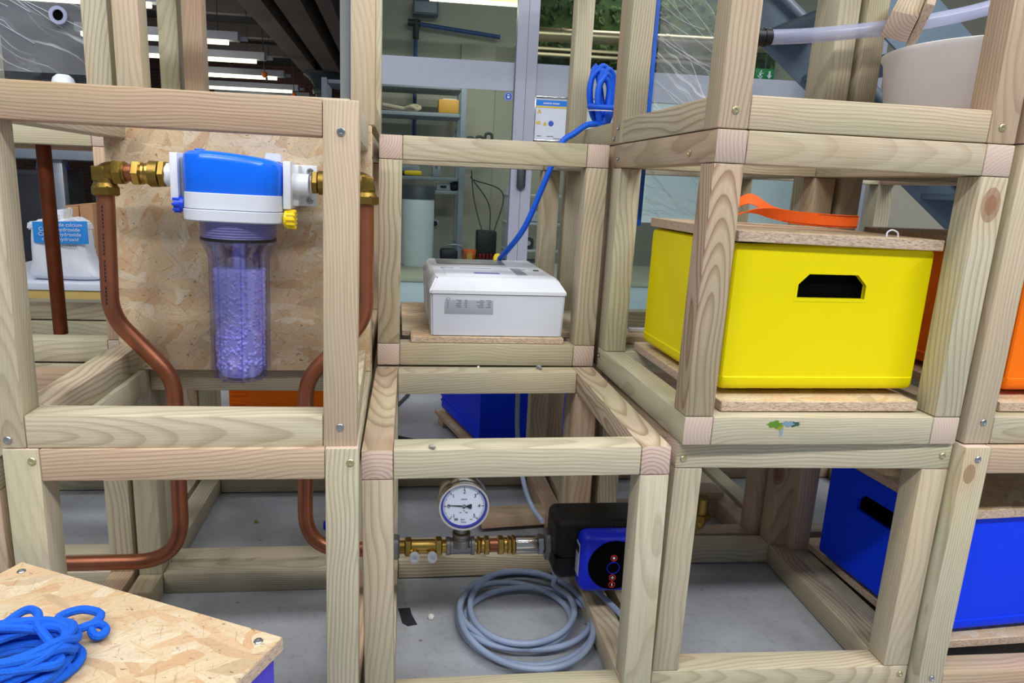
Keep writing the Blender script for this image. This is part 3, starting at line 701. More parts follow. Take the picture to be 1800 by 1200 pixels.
# steel staircase on the right
t = empty('steel_staircase', (1.0, 3.3, FZ), label='blue grey steel staircase descending to the right behind the frames', cat='stairs')
def stringer(y, hgt, m, x0=.45, x1=2.75, z0=1.76, sl=-.735):
    return MB().prism([(x0, z0), (x1, z0+sl*(x1-x0)), (x1, z0+sl*(x1-x0)+hgt), (x0, z0+hgt)], .012, Matrix.Translation((0, y, 0)) @ Matrix.Rotation(PI/2, 4, 'X'))
stringer(.2, .30, STAIR).build('stringer', STAIR, t); stringer(-.55, .30, STAIR).build('stringer', STAIR, t)
for i in range(9):
    x = .62+.25*i; z = 1.76-.735*(x-.45)+.13
    MB().box((x, -.17, z), (.26, .70, .03), .004).build('tread', STAIR, t)
def railline(y, dz): return MB().cyl((.45, y, 1.76+dz), (2.75, y, 1.76-.735*2.3+dz), .024, n=12)
railline(.15, .26).build('handrail', GALV, t); railline(-.60, .9).build('handrail', GALV, t)
for i in range(4):
    x = .8+.6*i; z = 1.76-.735*(x-.45)
    MB().cyl((x, -.585, z+.1), (x, -.585, z+.92), .018, n=10).build('baluster', GALV, t)
MB().box((.2, -.17, 2.0), (.6, .74, .05), .004).build('landing', STAIR, t)
tag(MB().box((2.86, 3.482, .135), (.12, .01, .022), .004).build('red_plate', RED), 'small red plate on the staircase stringer', 'plate')
tag(slab('cream_column', 2.42, 2.52, 4.0, 4.1, FZ, 1.9, CREAM), 'cream square column left of the grouped dark posts behind the strap', 'column')
tag(slab('cream_screen', 3.12, 4.1, 4.34, 4.40, FZ, .35, CREAM), 'cream partition screen behind the stairs at the right', 'screen')

# ---------------------------------------------------------------- hall on the left: table, sack, boxes, racking
t = empty('packing_table', (-1.45, 3.35, FZ), label='white topped timber packing table under the sack at the left', cat='table')
MB().box((0, 0, .345), (.75, .75, .03), .004).build('tabletop', WHITE2, t)
MB().box((0, -.35, .29), (.72, .03, .08), .003).build('apron', mat('yellow_pine', (196, 168, 96), .6), t)
for x in (-.33, .33):
    for y in (-.31, .31): MB().box((x, y, .165), (.05, .05, .33), .003).build('leg', MATS['yellow_pine'], t)
TZ = FZ+.361
t = empty('chemical_sack', (-1.400, 3.1, TZ), label='white sack with blue print slumped on the packing table', cat='sack')
b_ = MB(); b_.box((0, 0, .125), (.22, .13, .25), .04, seg=3); bmesh.ops.subdivide_edges(b_.bm, edges=list(b_.bm.edges), cuts=3, use_grid_fill=True)
for v in b_.bm.verts:
    z = v.co.z
    k = 1+.22*max(0, (.10-z)/.10)**1.3 - .04*max(0, (z-.2)/.05)
    v.co.x = v.co.x*k + (.045*max(0, (.11-z)/.11)**1.5 if v.co.x > 0 else 0); v.co.y *= (1.15 if z < .1 else 1.0)*(1-.5*max(0, (z-.17)/.08))
    n_ = math.sin(v.co.x*60+z*30)*.004+math.sin(z*70-v.co.x*25)*.003
    v.co.y += n_; v.co.z += math.sin(v.co.x*38)*.006*max(0, z/.25)
b_.build('body', BAGM, t)
def flap(nm, poly, th, y, m=BAGM):
    c_ = MB(); c_.prism(poly, th, Matrix.Translation((0, y+th/2, 0)) @ Matrix.Rotation(PI/2, 4, 'X')); bmesh.ops.bevel(c_.bm, geom=list(c_.bm.edges), offset=.006, segments=2, affect='EDGES'); return c_.build(nm, m, t)
flap('folded_top', [(-.122, .205), (-.115, .238), (-.075, .232), (-.035, .262), (-.012, .278), (.002, .262), (-.004, .232), (-.05, .205)], .085, 0)
flap('folded_top', [(-.04, .225), (-.02, .285), (.018, .292), (.022, .25), (.01, .225)], .05, .02)
flap('folded_top', [(0, .215), (.012, .240), (.062, .262), (.106, .238), (.112, .205), (.04, .2)], .075, 0)
flap('twisted_ear', [(.012, .240), (.022, .285), (.042, .302), (.054, .297), (.050, .268), (.040, .240)], .022, -.01, mat('creased_sack', (206, 200, 190), .6))
pr = MB(); nx, nz = 14, 6
vs = [[pr.bm.verts.new((-.082+.210*i/nx, -.071-.006*math.sin(PI*i/nx), .155+.085*j/nz+.008*(i/nx)*(j/nz))) for i in range(nx+1)] for j in range(nz+1)]
for j in range(nz):
    for i in range(nx): pr.bm.faces.new((vs[j][i], vs[j][i+1], vs[j+1][i+1], vs[j+1][i]))
ex = bmesh.ops.extrude_face_region(pr.bm, geom=list(pr.bm.faces)); bmesh.ops.translate(pr.bm, vec=(0, .004, 0), verts=[g for g in ex['geom'] if isinstance(g, bmesh.types.BMVert)])
pr.build('blue_print', BAGB, t)
for k, tx in enumerate(('de calcium', 'Calciumhydroxide', 'Calcium hydroxide', 'calciumhydroxid')):
    put('print_text', text_mesh(tx, .0215, PAPER), t, (.068 if k == 0 else .024, -.0795, .231-.0195*k), (PI/2, 0, 0))
hb = MB()
for q in range(8): hb.box((.02+.0085*q, -.0745, .146), (.006, .001, .006))
hb.build('small_print', INKG, t)
for i, (x, h, lb) in enumerate(((-1.452, .292, 'narrow brown cardboard box standing behind the white sack'), (-1.392, .30, 'brown cardboard box at the right, partly hidden by the post'))):
    t = empty('cardboard_box', (x, 3.42, TZ), label=lb, cat='box')
    MB().box((0, 0, h/2), (.055, .2, h), .003).build('body', CARD, t); MB().box((0, -.1005, h*.33), (.055, .002, .012)).build('tape', WHITE2, t); MB().box((0, 0, h+.002), (.05, .19, .003)).build('flap', CARD, t)
t = empty('pallet_racking', (-2.2, 4.5, FZ), label='galvanised racking with a heavy beam above the white sack', cat='racking')
MB().box((0, 0, .92), (1.5, .06, .115), .004).build('beam', GALV, t); MB().box((0, .6, .92), (1.5, .06, .115), .004).build('beam', GALV, t)
for x in (-.7, .15, .72): MB().box((x, .05, .46), (.08, .06, .92), .004).build('upright', GALV, t)
MB().box((0, .3, .99), (1.5, .7, .02), .003).build('deck', CARD, t)
t = empty('black_cabinet', (-2.22, 4.75, FZ), label='dark grey cabinet standing under the racking beam', cat='cabinet')
MB().box((0, 0, .40), (.34, .3, .80), .01).build('body', DKGREY, t); MB().box((0, -.155, .40), (.3, .01, .74), .003).build('door', mat('graphite', (44, 45, 52), .4), t); MB().box((.12, -.165, .45), (.012, .012, .12), .003).build('handle', STEEL, t)
t = empty('black_bin', (-1.72, 4.8, FZ), label='black machine housing right of the racking upright', cat='machine')
MB().box((0, 0, .36), (.42, .3, .72), .03).build('body', BLACK, t); MB().box((0, -.155, .55), (.3, .012, .2), .01).build('panel', DKGREY, t)
t = empty('blue_drum', (-2.42, 5.3, FZ+.62), label='round blue drum in the shadow under the racking beam', cat='drum')
MB().lathe([(0, 0), (.09, 0), (.1, .05), (.1, .2), (.09, .24), (0, .24)], n=24).build('body', PUMPB, t); MB().lathe([(0, -.62), (.12, -.62), (.1, -.001), (0, -.001)], n=16).build('stand', IRON, t); MB().lathe([(.03, .24), (.03, .26), (0, .26)], n=14).build('cap', BLACK, t)

# ================================================================== timber cube frames
T = .045; LW = .45; g_ap = .0005
def member_mesh(L):
    mb = MB(); mb.box((0, 0, 0), (L-.0006, T-.0008, T-.0008), .0022, seg=2); return mb.mesh('timber', WOOD, 30)
ML, MS = member_mesh(LW), member_mesh(LW-2*T)
def screw_mesh(m):
    mb = MB(); mb.lathe([(0, 0), (.0052, 0), (.0052, .0006), (.0042, .0016), (.0024, .0018), (.0018, .0006), (0, .0006)], n=16)
    return mb.mesh('screw', m)
SCZ, SCY = screw_mesh(SCREWM), screw_mesh(SCREWY)
rnd = random.Random(11)
def frame(loc, rot, axis, label, H=LW, ov=None, skip=(), screws=(), tone=None, shade=1.0):
    root = empty('timber_cube', loc, (R(rot[1]), R(rot[2]), R(rot[0])), label, 'frame', 'stacked cube frames of treated pine')
    ov = ov or {}
    S = {'x': LW, 'y': LW, 'z': H}; h = T/2
    for ax in 'xyz':
        o1, o2 = [a for a in 'xyz' if a != ax]
        for i1 in (0, 1):
            for i2 in (0, 1):
                side = {o1: i1, o2: i2}
                k = ax
                if 'y' in side: k += 'fb'[side['y']]
                if 'x' in side: k += 'lr'[side['x']]
                if 'z' in side: k += 'du'[side['z']]
                d = ov.get(k, {})
                if k in skip: continue
                c = {o1: (h if not i1 else S[o1]-h), o2: (h if not i2 else S[o2]-h), ax: S[ax]/2}
                full = (ax == axis)
                L = S[ax] if full else S[ax]-2*T
                me = ML if full else MS
                sc = L/(LW if full else LW-2*T)
                if 'ext' in d:
                    a, b = d['ext']; c[ax] += (b-a)/2; L2 = L+a+b; sc *= L2/L
                o = put('post' if ax == 'z' else 'rail', me, root)
                dv = d.get('move', (0, 0, 0))
                o.location = (c['x']+dv[0], c['y']+dv[1], c['z']+dv[2])
                q = d.get('turn', rnd.randrange(4))
                tw = Matrix.Rotation(q*PI/2, 3, 'X')
                base = {'x': Matrix.Identity(3), 'y': Matrix.Rotation(PI/2, 3, 'Z'), 'z': Matrix.Rotation(-PI/2, 3, 'Y')}[ax]
                o.rotation_euler = (base @ tw).to_euler(); o.scale = (sc, 1, 1)
                o['seed'] = d.get('seed', rnd.uniform(0, 9))
                tb = rnd.random()
                o['tone'] = d.get('tone', (tb*.35 if tb < .72 else .45+tb*.5) if tone is None else tone)
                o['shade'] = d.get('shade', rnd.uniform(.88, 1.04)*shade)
                an = rnd.uniform(0, 2*PI); rr = rnd.uniform(.035, .11)
                ry, rz = d.get('ring', (rr*math.cos(an), rr*math.sin(an)))
                o['ring_y'] = float(ry); o['ring_z'] = float(rz)
                o['grain'] = d.get('grain', rnd.uniform(.35, .72)); o['knots'] = d.get('knots', .14)
                o['tilt'] = d.get('tilt', rnd.uniform(-.09, .09)); o['ring_count'] = d.get('rings', rnd.uniform(150., 240.))
    for x, y, z, f, m in screws:
        s = put('screw', SCY if m == 'y' else SCZ, root, (x, y, z), {'f': (PI/2, 0, 0), 'l': (0, -PI/2, 0), 'u': (0, 0, 0)}[f])
    return root
PINK = dict(tone=.95, ring=(.0, .16), grain=.75, knots=0, tilt=.02, rings=235.)
CATH = dict(tone=.75, shade=.84, ring=(0.0, .010), grain=1.0, knots=.0, tilt=.10, rings=170.)
frame((-.5044, .893, -.3536), (.91, -.04, .46), 'z', 'cube frame around the blue and white water filter, upper left', ov={
    'zfl': dict(move=(-.012, 0, 0), tone=.3, ring=(0, .028), grain=.45, shade=1.0, turn=1, seed=2.2),
    'xfu': dict(ext=(.012, 0), **PINK, seed=1.0, turn=0), 'xfd': dict(ext=(.012, 0), tone=.12, ring=(.0, .012), grain=.5, tilt=.11, rings=140., knots=0, turn=1, seed=4.4, shade=1.03),
    'zfr': dict(tone=.6, ring=(.02, .13), grain=.42, knots=.05, turn=0, seed=3.3, shade=.98), 'yld': dict(ext=(0, -.019), tone=.35, ring=(.03, .02), grain=.75, knots=.5), 'yrd': dict(ext=(0, -.019)),
    'yru': dict(ext=(0, -.019), tone=.2, grain=.25), 'ylu': dict(ext=(0, -.019), tone=.4, grain=.5)},
    skip=('zbl', 'zbr', 'xbu', 'xbd'),
    screws=((.4275, -.0002, .03, 'f', 'z'), (.4275, -.0002, .412, 'f', 'z'), (.012, -.0002, .012, 'f', 'z')))
frame((-.5022, .892, FZ), (.01, -.01, .08), 'z', 'cube frame on the floor below the water filter, lower left', H=.4683, ov={
    'xfu': dict(tone=.75, ring=(0, .2), grain=.7, knots=0, turn=0), 'zfl': dict(tone=.25, grain=.25, shade=1.04), 'zfr': dict(tone=.05, ring=(.09, .07), grain=.6, turn=0, knots=0),
    'xbd': dict(tone=.1, grain=.55, knots=.5, seed=2.0), 'xbu': dict(tone=.15, grain=.6, knots=.3, shade=.92)},
    screws=((.036, -.0002, .452, 'f', 'y'), (.439, -.0002, .448, 'f', 'y')))
frame((-.0435, .9236, FZ+.002), (-.67, -.08, -.88), 'y', 'cube frame around the pressure gauge and pump, lower middle', ov={
    'xfu': dict(tone=.12, ring=(.0, .14), grain=.5, turn=0, knots=.1, shade=1.03), 'ylu': dict(tone=.7, ring=(0, .014), grain=.85, turn=0, shade=1.0, rings=160., tilt=-.08), 'yru': dict(tone=.5, ring=(0, .014), grain=.95, turn=0, shade=1.0, rings=160., tilt=-.08),
    'xbu': dict(tone=.1, ring=(.0, .12), grain=.45, turn=0), 'zfl': dict(tone=.35, grain=.5, shade=.93), 'zfr': dict(tone=.12, grain=.4, knots=.35), 'xfd': dict(tone=.2, grain=.45), 'xbd': dict(tone=.2, ring=(.02, .03), grain=.9, knots=.3)},
    screws=())
frame((-.0425, 1.3735, -.3663), (.6, -.05, .03), 'y', 'cube frame around the white control box, set back in the middle', ov={
    'zfl': dict(tone=.25, ring=(.12, .03), grain=.75, turn=0), 'zfr': dict(tone=.2, ring=(.08, .04), grain=.7, turn=0), 'xfu': dict(tone=.15, grain=.4, knots=.3), 'xfd': dict(tone=.1, grain=.4)})
frame((.4213, .9353, -.3688), (.68, -.07, .26), 'y', 'cube frame around the yellow crate, upper right', H=.4538, ov={
    'zfl': dict(**CATH, turn=1, seed=6.1), 'zfr': dict(tone=.1, ring=(.05, .05), grain=.6, shade=1.0, knots=.3), 'xfu': dict(tone=.4, grain=.3, ring=(0, .04), turn=1), 'xfd': dict(tone=.08, grain=.42, knots=.35, seed=5.5),
    'ylu': dict(tone=.7, shade=.80, grain=.6, ring=(.16, .02)), 'yld': dict(tone=.0, shade=.92, grain=.4, knots=.2), 'zbl': dict(tone=.0, shade=.95, ring=(.1, .06), grain=.6)},
    screws=((-.0002, .085, .425, 'l', 'y'), (-.0002, .42, .427, 'l', 'z'), (-.0002, .435, .03, 'l', 'z')))
frame((.4241, .9601, FZ+.002), (-1.49, .2, .03), 'x', 'empty cube frame on the floor below the yellow crate', ov={
    'xfu': dict(tone=.05, ring=(.02, .1), grain=.55, turn=0, knots=0, shade=1.04), 'zfl': dict(tone=.2, grain=.4, knots=.3), 'zfr': dict(tone=.25, grain=.3, knots=0), 'xfd': dict(tone=.3, ring=(0, .03), grain=.6), 'yrd': dict(tone=.2, grain=.8, shade=.9)},
    screws=((.012, -.0002, .421, 'f', 'y'), (.435, -.0002, .428, 'f', 'y'), (.437, -.0002, .03, 'f', 'y')))
frame((.882, .937, -.3688), (.5, 0, .2), 'z', 'cube frame around the orange crate at the right edge, upper level', H=.4538, ov={'zfl': dict(tone=.45, ring=(.02, .09), grain=.4, shade=1.0)}, screws=((.026, -.0002, .036, 'f', 'z'),))
frame((.8775, .927, FZ+.002), (-.2, 0, .1), 'z', 'cube frame around the blue crate at the right edge, lower level', ov={'zfl': dict(tone=.02, ring=(.01, .06), grain=.6, shade=1.05, turn=0)}, screws=((.024, -.0002, .43, 'f', 'z'), (.024, -.0002, .036, 'f', 'z')))
frame((.4225, .937, .0856), (.7, -.07, .26), 'z', 'cube frame standing on top of the yellow crate frame', ov={
    'xfd': dict(tone=.5, ring=(0, .14), grain=.6, shade=1.02, knots=0, turn=0, tilt=.01, rings=200.), 'zfl': dict(tone=.6, ring=(.10, .05), grain=.6, turn=0), 'zfr': dict(tone=.8, ring=(.1, .02), grain=.55, turn=0), 'yld': dict(tone=.2, ring=(.03, .025), grain=.8, shade=.9)},
    screws=((.0235, -.0002, .024, 'f', 'y'), (.424, -.0002, .022, 'f', 'y'), (-.0002, .43, .03, 'l', 'z')))
frame((.882, .939, .0855), (.4, 0, .2), 'z', 'cube frame holding the white tank at the top right edge', ov={})
frame((.4235, 1.3895, .0862), (.5, 0, .2), 'z', 'cube frame holding the blue cable coil, top row behind the yellow crate frame', ov={'zfl': dict(shade=.95), 'zbl': dict(tone=.2, ring=(.04, .04), grain=.5, knots=.3), 'yld': dict(tone=.3, shade=.85)}, screws=((-.0002, .02, .012, 'l', 'z'),))
frame((-.4985, 1.3500, .0965), (0, 0, 0), 'z', 'cube frame in the top row behind the water filter', ov={'zfr': dict(tone=.45, ring=(.14, .05), grain=.35, turn=0, shade=1.02), 'zfl': dict(tone=.5, ring=(.04, .05), grain=.4, knots=.25), 'zbl': dict(tone=.9, grain=.35, shade=.92)})
frame((-.9640, 1.3750, .0845), (0, 0, 0), 'z', 'cube frame around the wrapped clear panels at the top left', ov={'zfr': dict(tone=.05, ring=(.03, .05), grain=.6), 'zbr': dict(tone=.1, grain=.45, shade=.95)})
frame((-.9630, 1.3750, -.3670), (0, 0, 0), 'y', 'cube frame behind the left post, around the tarnished copper riser', ov={'xfu': dict(tone=.05, grain=.35), 'xfd': dict(tone=.05, grain=.4)})
frame((-.9630, 1.3750, FZ+.002), (0, 0, 0), 'z', 'cube frame on the floor under the tarnished copper riser', ov={'zfr': dict(tone=.3, ring=(0, .027), grain=.9, turn=0)})
frame((-.5030, 1.3495, FZ+.002), (0, 0, 0), 'y', 'cube frame on the floor behind the copper pipes, second row left', ov={})
frame((-.5030, 1.3495, -.3665), (0, 0, 0), 'y', 'cube frame right behind the large upright strand board', ov={}, skip=('xfd', 'xfu'))
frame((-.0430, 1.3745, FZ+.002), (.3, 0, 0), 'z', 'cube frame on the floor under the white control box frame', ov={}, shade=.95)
frame((.4210, 1.3870, -.3665), (0, 0, 0), 'z', 'cube frame behind the yellow crate, holding the clear panel', ov={}, skip=('xfu',))
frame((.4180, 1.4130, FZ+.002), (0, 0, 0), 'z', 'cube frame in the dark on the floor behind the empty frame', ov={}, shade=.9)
frame((.8810, 1.3930, -.3665), (0, 0, 0), 'z', 'cube frame behind the orange crate frame, second row right', ov={})
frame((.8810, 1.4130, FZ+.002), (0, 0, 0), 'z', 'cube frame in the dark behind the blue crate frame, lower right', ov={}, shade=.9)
frame((-.9630, .9000, FZ+.002), (0, 0, 0), 'y', 'cube frame at the left edge beside the lower left frame', ov={})

# ================================================================== boards
def board(name, size, loc, rot, label, seed, cat='board', group=None, m=None):
    mb = MB(); mb.box((0, 0, 0), size, .0012, seg=1)
    o = mb.build(name, m or OSB, None, loc, rot); o['seed'] = seed
    return tag(o, label, cat, group)
bd = board('strand_board', (.447, .445, .016), (-.2755, 1.2875, -.1315), (PI/2, 0, R(.6)), 'large upright strand board behind the water filter', 1.7)
for x, y in ((-.2, .2), (.2, .2), (-.2, -.2), (.2, -.2)): put('screw', SCZ, bd, (x, y, .008), (0, 0, 0))
board('strand_board', (.318, .060, .0125), (.1834, 1.416, -.3150), (0, 0, R(.4)), 'narrow strand board strip under the front of the white control box', 2.9)
board('strand_board', (.402, .352, .0125), (.2070, 1.6235, -.3150), (0, 0, R(.4)), 'strand board under the back of the white control box', 3.4)
board('strand_board', (.325, .400, .016), (.6480, 1.160, -.3155), (0, 0, R(.5)), 'strand board carrying the yellow crate on its frame', 4.1)
board('strand_board', (.400, .090, .016), (.640, 1.4420, -.3130), (0, 0, R(-1)), 'weathered strand board strip behind the yellow crate', 5.0)
board('strand_board', (.345, .400, .016), (1.1260, 1.160, -.3150), (0, 0, 0), 'strand board carrying the orange crate at the right edge', 6.2)
board('strand_board', (.345, .370, .016), (1.100, 1.176, -.7665), (0, 0, R(2)), 'strand board carrying the blue crate at the lower right', 7.3)

# ================================================================== crates
def crate_mesh(wd, dp, hg, m, holes='fb', rib=False):
    z0 = .010
    base = MB(); base.box((0, 0, z0+(hg-z0)/2), (wd, dp, hg-z0), .010, seg=3)
    cut = []
    inner = MB(); inner.box((0, 0, z0+.008+hg/2), (wd-.020, dp-.020, hg), .006, seg=2); cut.append(inner)
    for sx, sy in ((0, -1), (0, 1), (-1, 0), (1, 0)):      # shallow recessed panels on the four walls
        c = MB()
        ph = hg-z0-.020-.012
        if sy: c.box((0, sy*dp/2, z0+.020+(ph+.1)/2), (wd+.04, .004, ph+.1), .0012, seg=1)
        else: c.box((sx*wd/2, 0, z0+.020+(ph+.1)/2), (.004, dp+.04, ph+.1), .0012, seg=1)
        cut.append(c)
    hw, hh = .056, .0185; hz = hg-.062
    poly = [(-hw, -hh), (hw, -hh), (hw, hh-.016), (hw-.016, hh), (-hw+.016, hh), (-hw, hh-.016)]
    if 'f' in holes: cut.append(MB().prism(poly, dp+.1, Matrix.Translation((0, dp/2+.05, hz)) @ Matrix.Rotation(PI/2, 4, 'X')))
    if 'l' in holes: cut.append(MB().prism(poly, wd+.1, Matrix.Translation((-wd/2-.05, 0, hz)) @ Matrix.Rotation(PI/2, 4, 'Z') @ Matrix.Rotation(PI/2, 4, 'X')))
    return boolean(base, cut, m)
def add_feet(t, wd, dp, m):
    mb = MB(); mb.box((0, 0, .0065), (.034, .022, .012), .003); me = mb.mesh('foot', m)
    for i in range(5):
        for y in ((-dp/2+.045, dp/2-.045) if i in (0, 4) else (-dp/2+.045,)): put('foot', me, t, (-wd/2+.05+(wd-.1)*i/4, y, 0))
def ring_mesh(poly, th, wdt, m):
    mb = MB(); mb.prism([(x*1.0, y) for x, y in poly], th, holes=([(x*wdt, y*wdt) for x, y in poly],)); return mb.mesh('lip', m)
def crate(loc, rz, m, wd, dp, hg, label, holes='fb'):
    t = empty('crate', loc, (0, 0, R(rz)), label, 'crate', None)
    put('body', crate_mesh(wd, dp, hg, m, holes), t)
    add_feet(t, wd, dp, m)
    hw, hh, hz = .056, .0185, hg-.062
    if 'f' in holes:   # raised lip around the handle opening
        poly = [(-hw-.004, -hh-.005), (hw+.004, -hh-.005), (hw+.004, hh-.014), (hw-.014, hh+.003), (-hw+.014, hh+.003), (-hw-.004, hh-.014)]
        hole = [(-hw, -hh), (hw, -hh), (hw, hh-.016), (hw-.016, hh), (-hw+.016, hh), (-hw, hh-.016)]
        MB().prism(poly, .0045, Matrix.Translation((0, -dp/2+.0060, hz)) @ Matrix.Rotation(PI/2, 4, 'X'), holes=(hole,)).build('handle_rim', m, t)
    # added black block paints the shade behind the handle opening
    MB().box((0, 0, z_shade(hg)), (wd-.03, dp-.03, hg-.03), .004).build('shade_block', HOLLOW, t)
    return t
def z_shade(hg): return .02+(hg-.03)/2
crate((.6555, 1.1585, -.3072), .9, YEL, .330, .340, .2360, 'bright yellow crate with a black handle opening in its upright frame')
board('strand_board', (.334, .352, .0165), (.6550, 1.1550, -.0628), (0, R(1.0), R(.9)), 'strand board lid on the yellow crate', 8.1, 'lid')
crate((1.1280, 1.1610, -.3068), .5, ORA, .296, .342, .2330, 'orange crate beside the yellow one, at the right edge')
board('strand_board', (.306, .405, .0165), (1.1300, 1.190, -.0653), (0, 0, R(.3)), 'strand board lid on the orange crate, behind the yellow crate lid', 9.4, 'lid')
crate((1.098, 1.150, -.7586), 4, BLU, .360, .290, .2330, 'blue crate in the lower right frame with handle opening on its left side', 'l')
board('strand_board', (.372, .305, .0165), (1.098, 1.148, -.5170), (0, 0, R(4)), 'strand board lid on the blue crate, lower right', 10.2, 'lid')

# crate with rope at the front left
RZ = -25.8
def fl(u, v):  # from the back-left lid corner: u along the back edge, v towards the viewer
    a = R(RZ); ex = Vector((math.cos(a), math.sin(a), 0)); ey = Vector((math.sin(a), -math.cos(a), 0))
    return Vector((-.4806, .8720, 0))+ex*u+ey*v
c0 = fl(.199, .20); c0.z = -.5085
o = board('strand_board', (.397, .40, .017), c0, (0, 0, R(RZ)), 'strand board lid at the lower left with a blue rope on it', 11.8, 'lid')
for u, v in ((-.178, .183), (.178, .183), (-.02, -.15)): put('screw', SCZ, o, (u, v, .0086), (0, 0, 0))
c1 = fl(.1985, .20); crate((c1.x, c1.y, FZ), RZ, PBL, .388, .390, .3050, 'violet blue crate under the lower left lid', 'f')

# crates glimpsed behind
t = empty('crate', (.391, 2.20, FZ+.04), (0, 0, R(15)), 'dark blue crate on a board behind the middle frame', 'crate')
put('body', crate_mesh(.40, .37, .25, BLU, ''), t); add_feet(t, .38, .35, BLU)
MB().box((0, 0, .04), (.402, .372, .006), .002).box((0, 0, .058), (.403, .373, .005), .002).build('rib', BLU, t)
board('strand_board', (.43, .41, .016), (.391, 2.195, FZ+.032), (0, 0, R(15)), 'thin board under the dark blue crate behind the middle frame', 12.2)
o = tag(MB().box((0, 0, 0), (.09, .05, .0235), .002).build('timber_block', WOOD, None, (.19, 2.29, FZ+.0120), (0, 0, R(15))), 'small timber block propping the board under the dark blue crate', 'block')
for k, v in dict(seed=2.0, tone=.4, shade=.9, ring_y=.05, ring_z=.05, grain=.5, knots=0.).items(): o[k] = v; o['tilt'] = .05; o['ring_count'] = 190.
t = empty('crate', (-.315, 2.42, FZ), (0, 0, R(-2)), 'orange crate far behind the left copper pipes', 'crate')
put('body', crate_mesh(.46, .36, .30, ORA, ''), t); add_feet(t, .42, .34, ORA)
for i in range(7): MB().box((-.195, -.183, .06+.03*i), (.05, .006, .008), .002).build('rib', ORA, t)

# ================================================================== copper plumbing around the filter
PYL = 1.195
HEX = 6
def hexbit(mb, p0, p1, r, ch=.0022):
    """a hexagon nut with chamfered corners between two points"""
    p0 = Vector(p0); p1 = Vector(p1); L = (p1-p0).length
    q = Vector((0, 0, 1)).rotation_difference((p1-p0).normalized()).to_matrix().to_4x4() @ Matrix.Rotation(PI/6, 4, 'Z')
    mb.lathe([(r*.88, 0), (r*1.03, ch), (r*1.03, L-ch), (r*.88, L)], p0, q, 6); return mb
AX = -.0055
def copper(name, pts, rad, label, m=COPPER):
    mb = MB(); mb.tube(fillet(pts, rad, 12), .0137, 20)
    return tag(mb.build(name, m), label, 'pipe')
pl = copper('copper_pipe', [(-.4694, PYL, -.030), (-.4760, PYL, -.238), (-.3815, PYL, -.345), (-.3855, PYL, -.6900), (-.80, PYL, -.6925)], .085, 'bent copper pipe running down from the left of the filter and out to the left')
pr_ = copper('copper_pipe', [(-.0578, PYL, -.030), (-.0572, PYL, -.238), (-.1600, PYL, -.345), (-.1665, PYL, -.6745), (-.004, PYL, -.6745)], .085, 'bent copper pipe running down from the right of the filter towards the gauge')
tag(MB().tube([(-.668, 1.4337, .078), (-.668, 1.4337, -.324)], .0129, 18).build('copper_riser', COPDK), 'tarnished straight copper riser behind the left post', 'pipe')
# printed marking on the left pipe
mk = MB()
for i in range(26):
    z = -.06-.0062*i; xx = -.4700-.0300*(-z-.03)
    if i % 7 != 6: mk.box((xx, PYL-.0136, z), (.0022, .0008, .0042))
mk.build('print_marking', INK, pl)
def elbow(x, sgn, label, parent):
    e = MB()
    e.tube(fillet([(x, PYL, -.026), (x, PYL, AX), (x+sgn*.034, PYL, AX)], .016, 8), .0165, 20)
    e.box((x-sgn*.004, PYL-.0135, AX-.002), (.020, .006, .022), .002)
    o = e.build('elbow', BRASS2, parent); o['label'] = label
    n = MB(); n.lathe([(.0165, 0), (.0185, -.004), (.0195, -.007)], (x, PYL, -.022), 'z', 20); hexbit(n, (x, PYL, -.027), (x, PYL, -.0425), .0213)
    n.build('compression_nut', BRASS2, parent)
elbow(-.4690, 1, 'brass compression elbow', pl)
elbow(-.0580, -1, 'brass compression elbow', pr_)
n = MB(); hexbit(n, (-.4545, PYL, AX), (-.4375, PYL, AX), .0200); n.build('compression_nut', BRASS2, pl)
MB().cyl((-.4380, PYL, AX), (-.4240, PYL, AX), .0137).build('copper_stub', COPPER, pl)
n = MB(); hexbit(n, (-.4250, PYL, AX), (-.4110, PYL, AX), .0200); n.lathe([(.0165, 0), (.0175, .002), (.0160, .005), (.0175, .008), (.0165, .013)], (-.4110, PYL, AX), 'x', 20); n.build('compression_nut', BRASS, pl)
n = MB(); n.cyl((-.3985, PYL, AX), (-.3845, PYL, AX), .0205, n=24); hexbit(n, (-.3845, PYL, AX), (-.3720, PYL, AX), .0218); n.build('adapter', BRASS2, pl)
n = MB(); hexbit(n, (-.1450, PYL, AX-.004), (-.1340, PYL, AX-.004), .0195); n.cyl((-.1340, PYL, AX-.004), (-.1210, PYL, AX-.004), .0195, n=24); n.build('adapter', BRASS2, pr_)
n = MB(); n.lathe([(.0165, 0), (.0185, .002), (.0160, .005), (.0185, .008), (.0165, .013)], (-.1210, PYL, AX-.004), 'x', 20); hexbit(n, (-.108, PYL, AX-.004), (-.094, PYL, AX-.004), .02); n.build('compression_nut', BRASS, pr_)

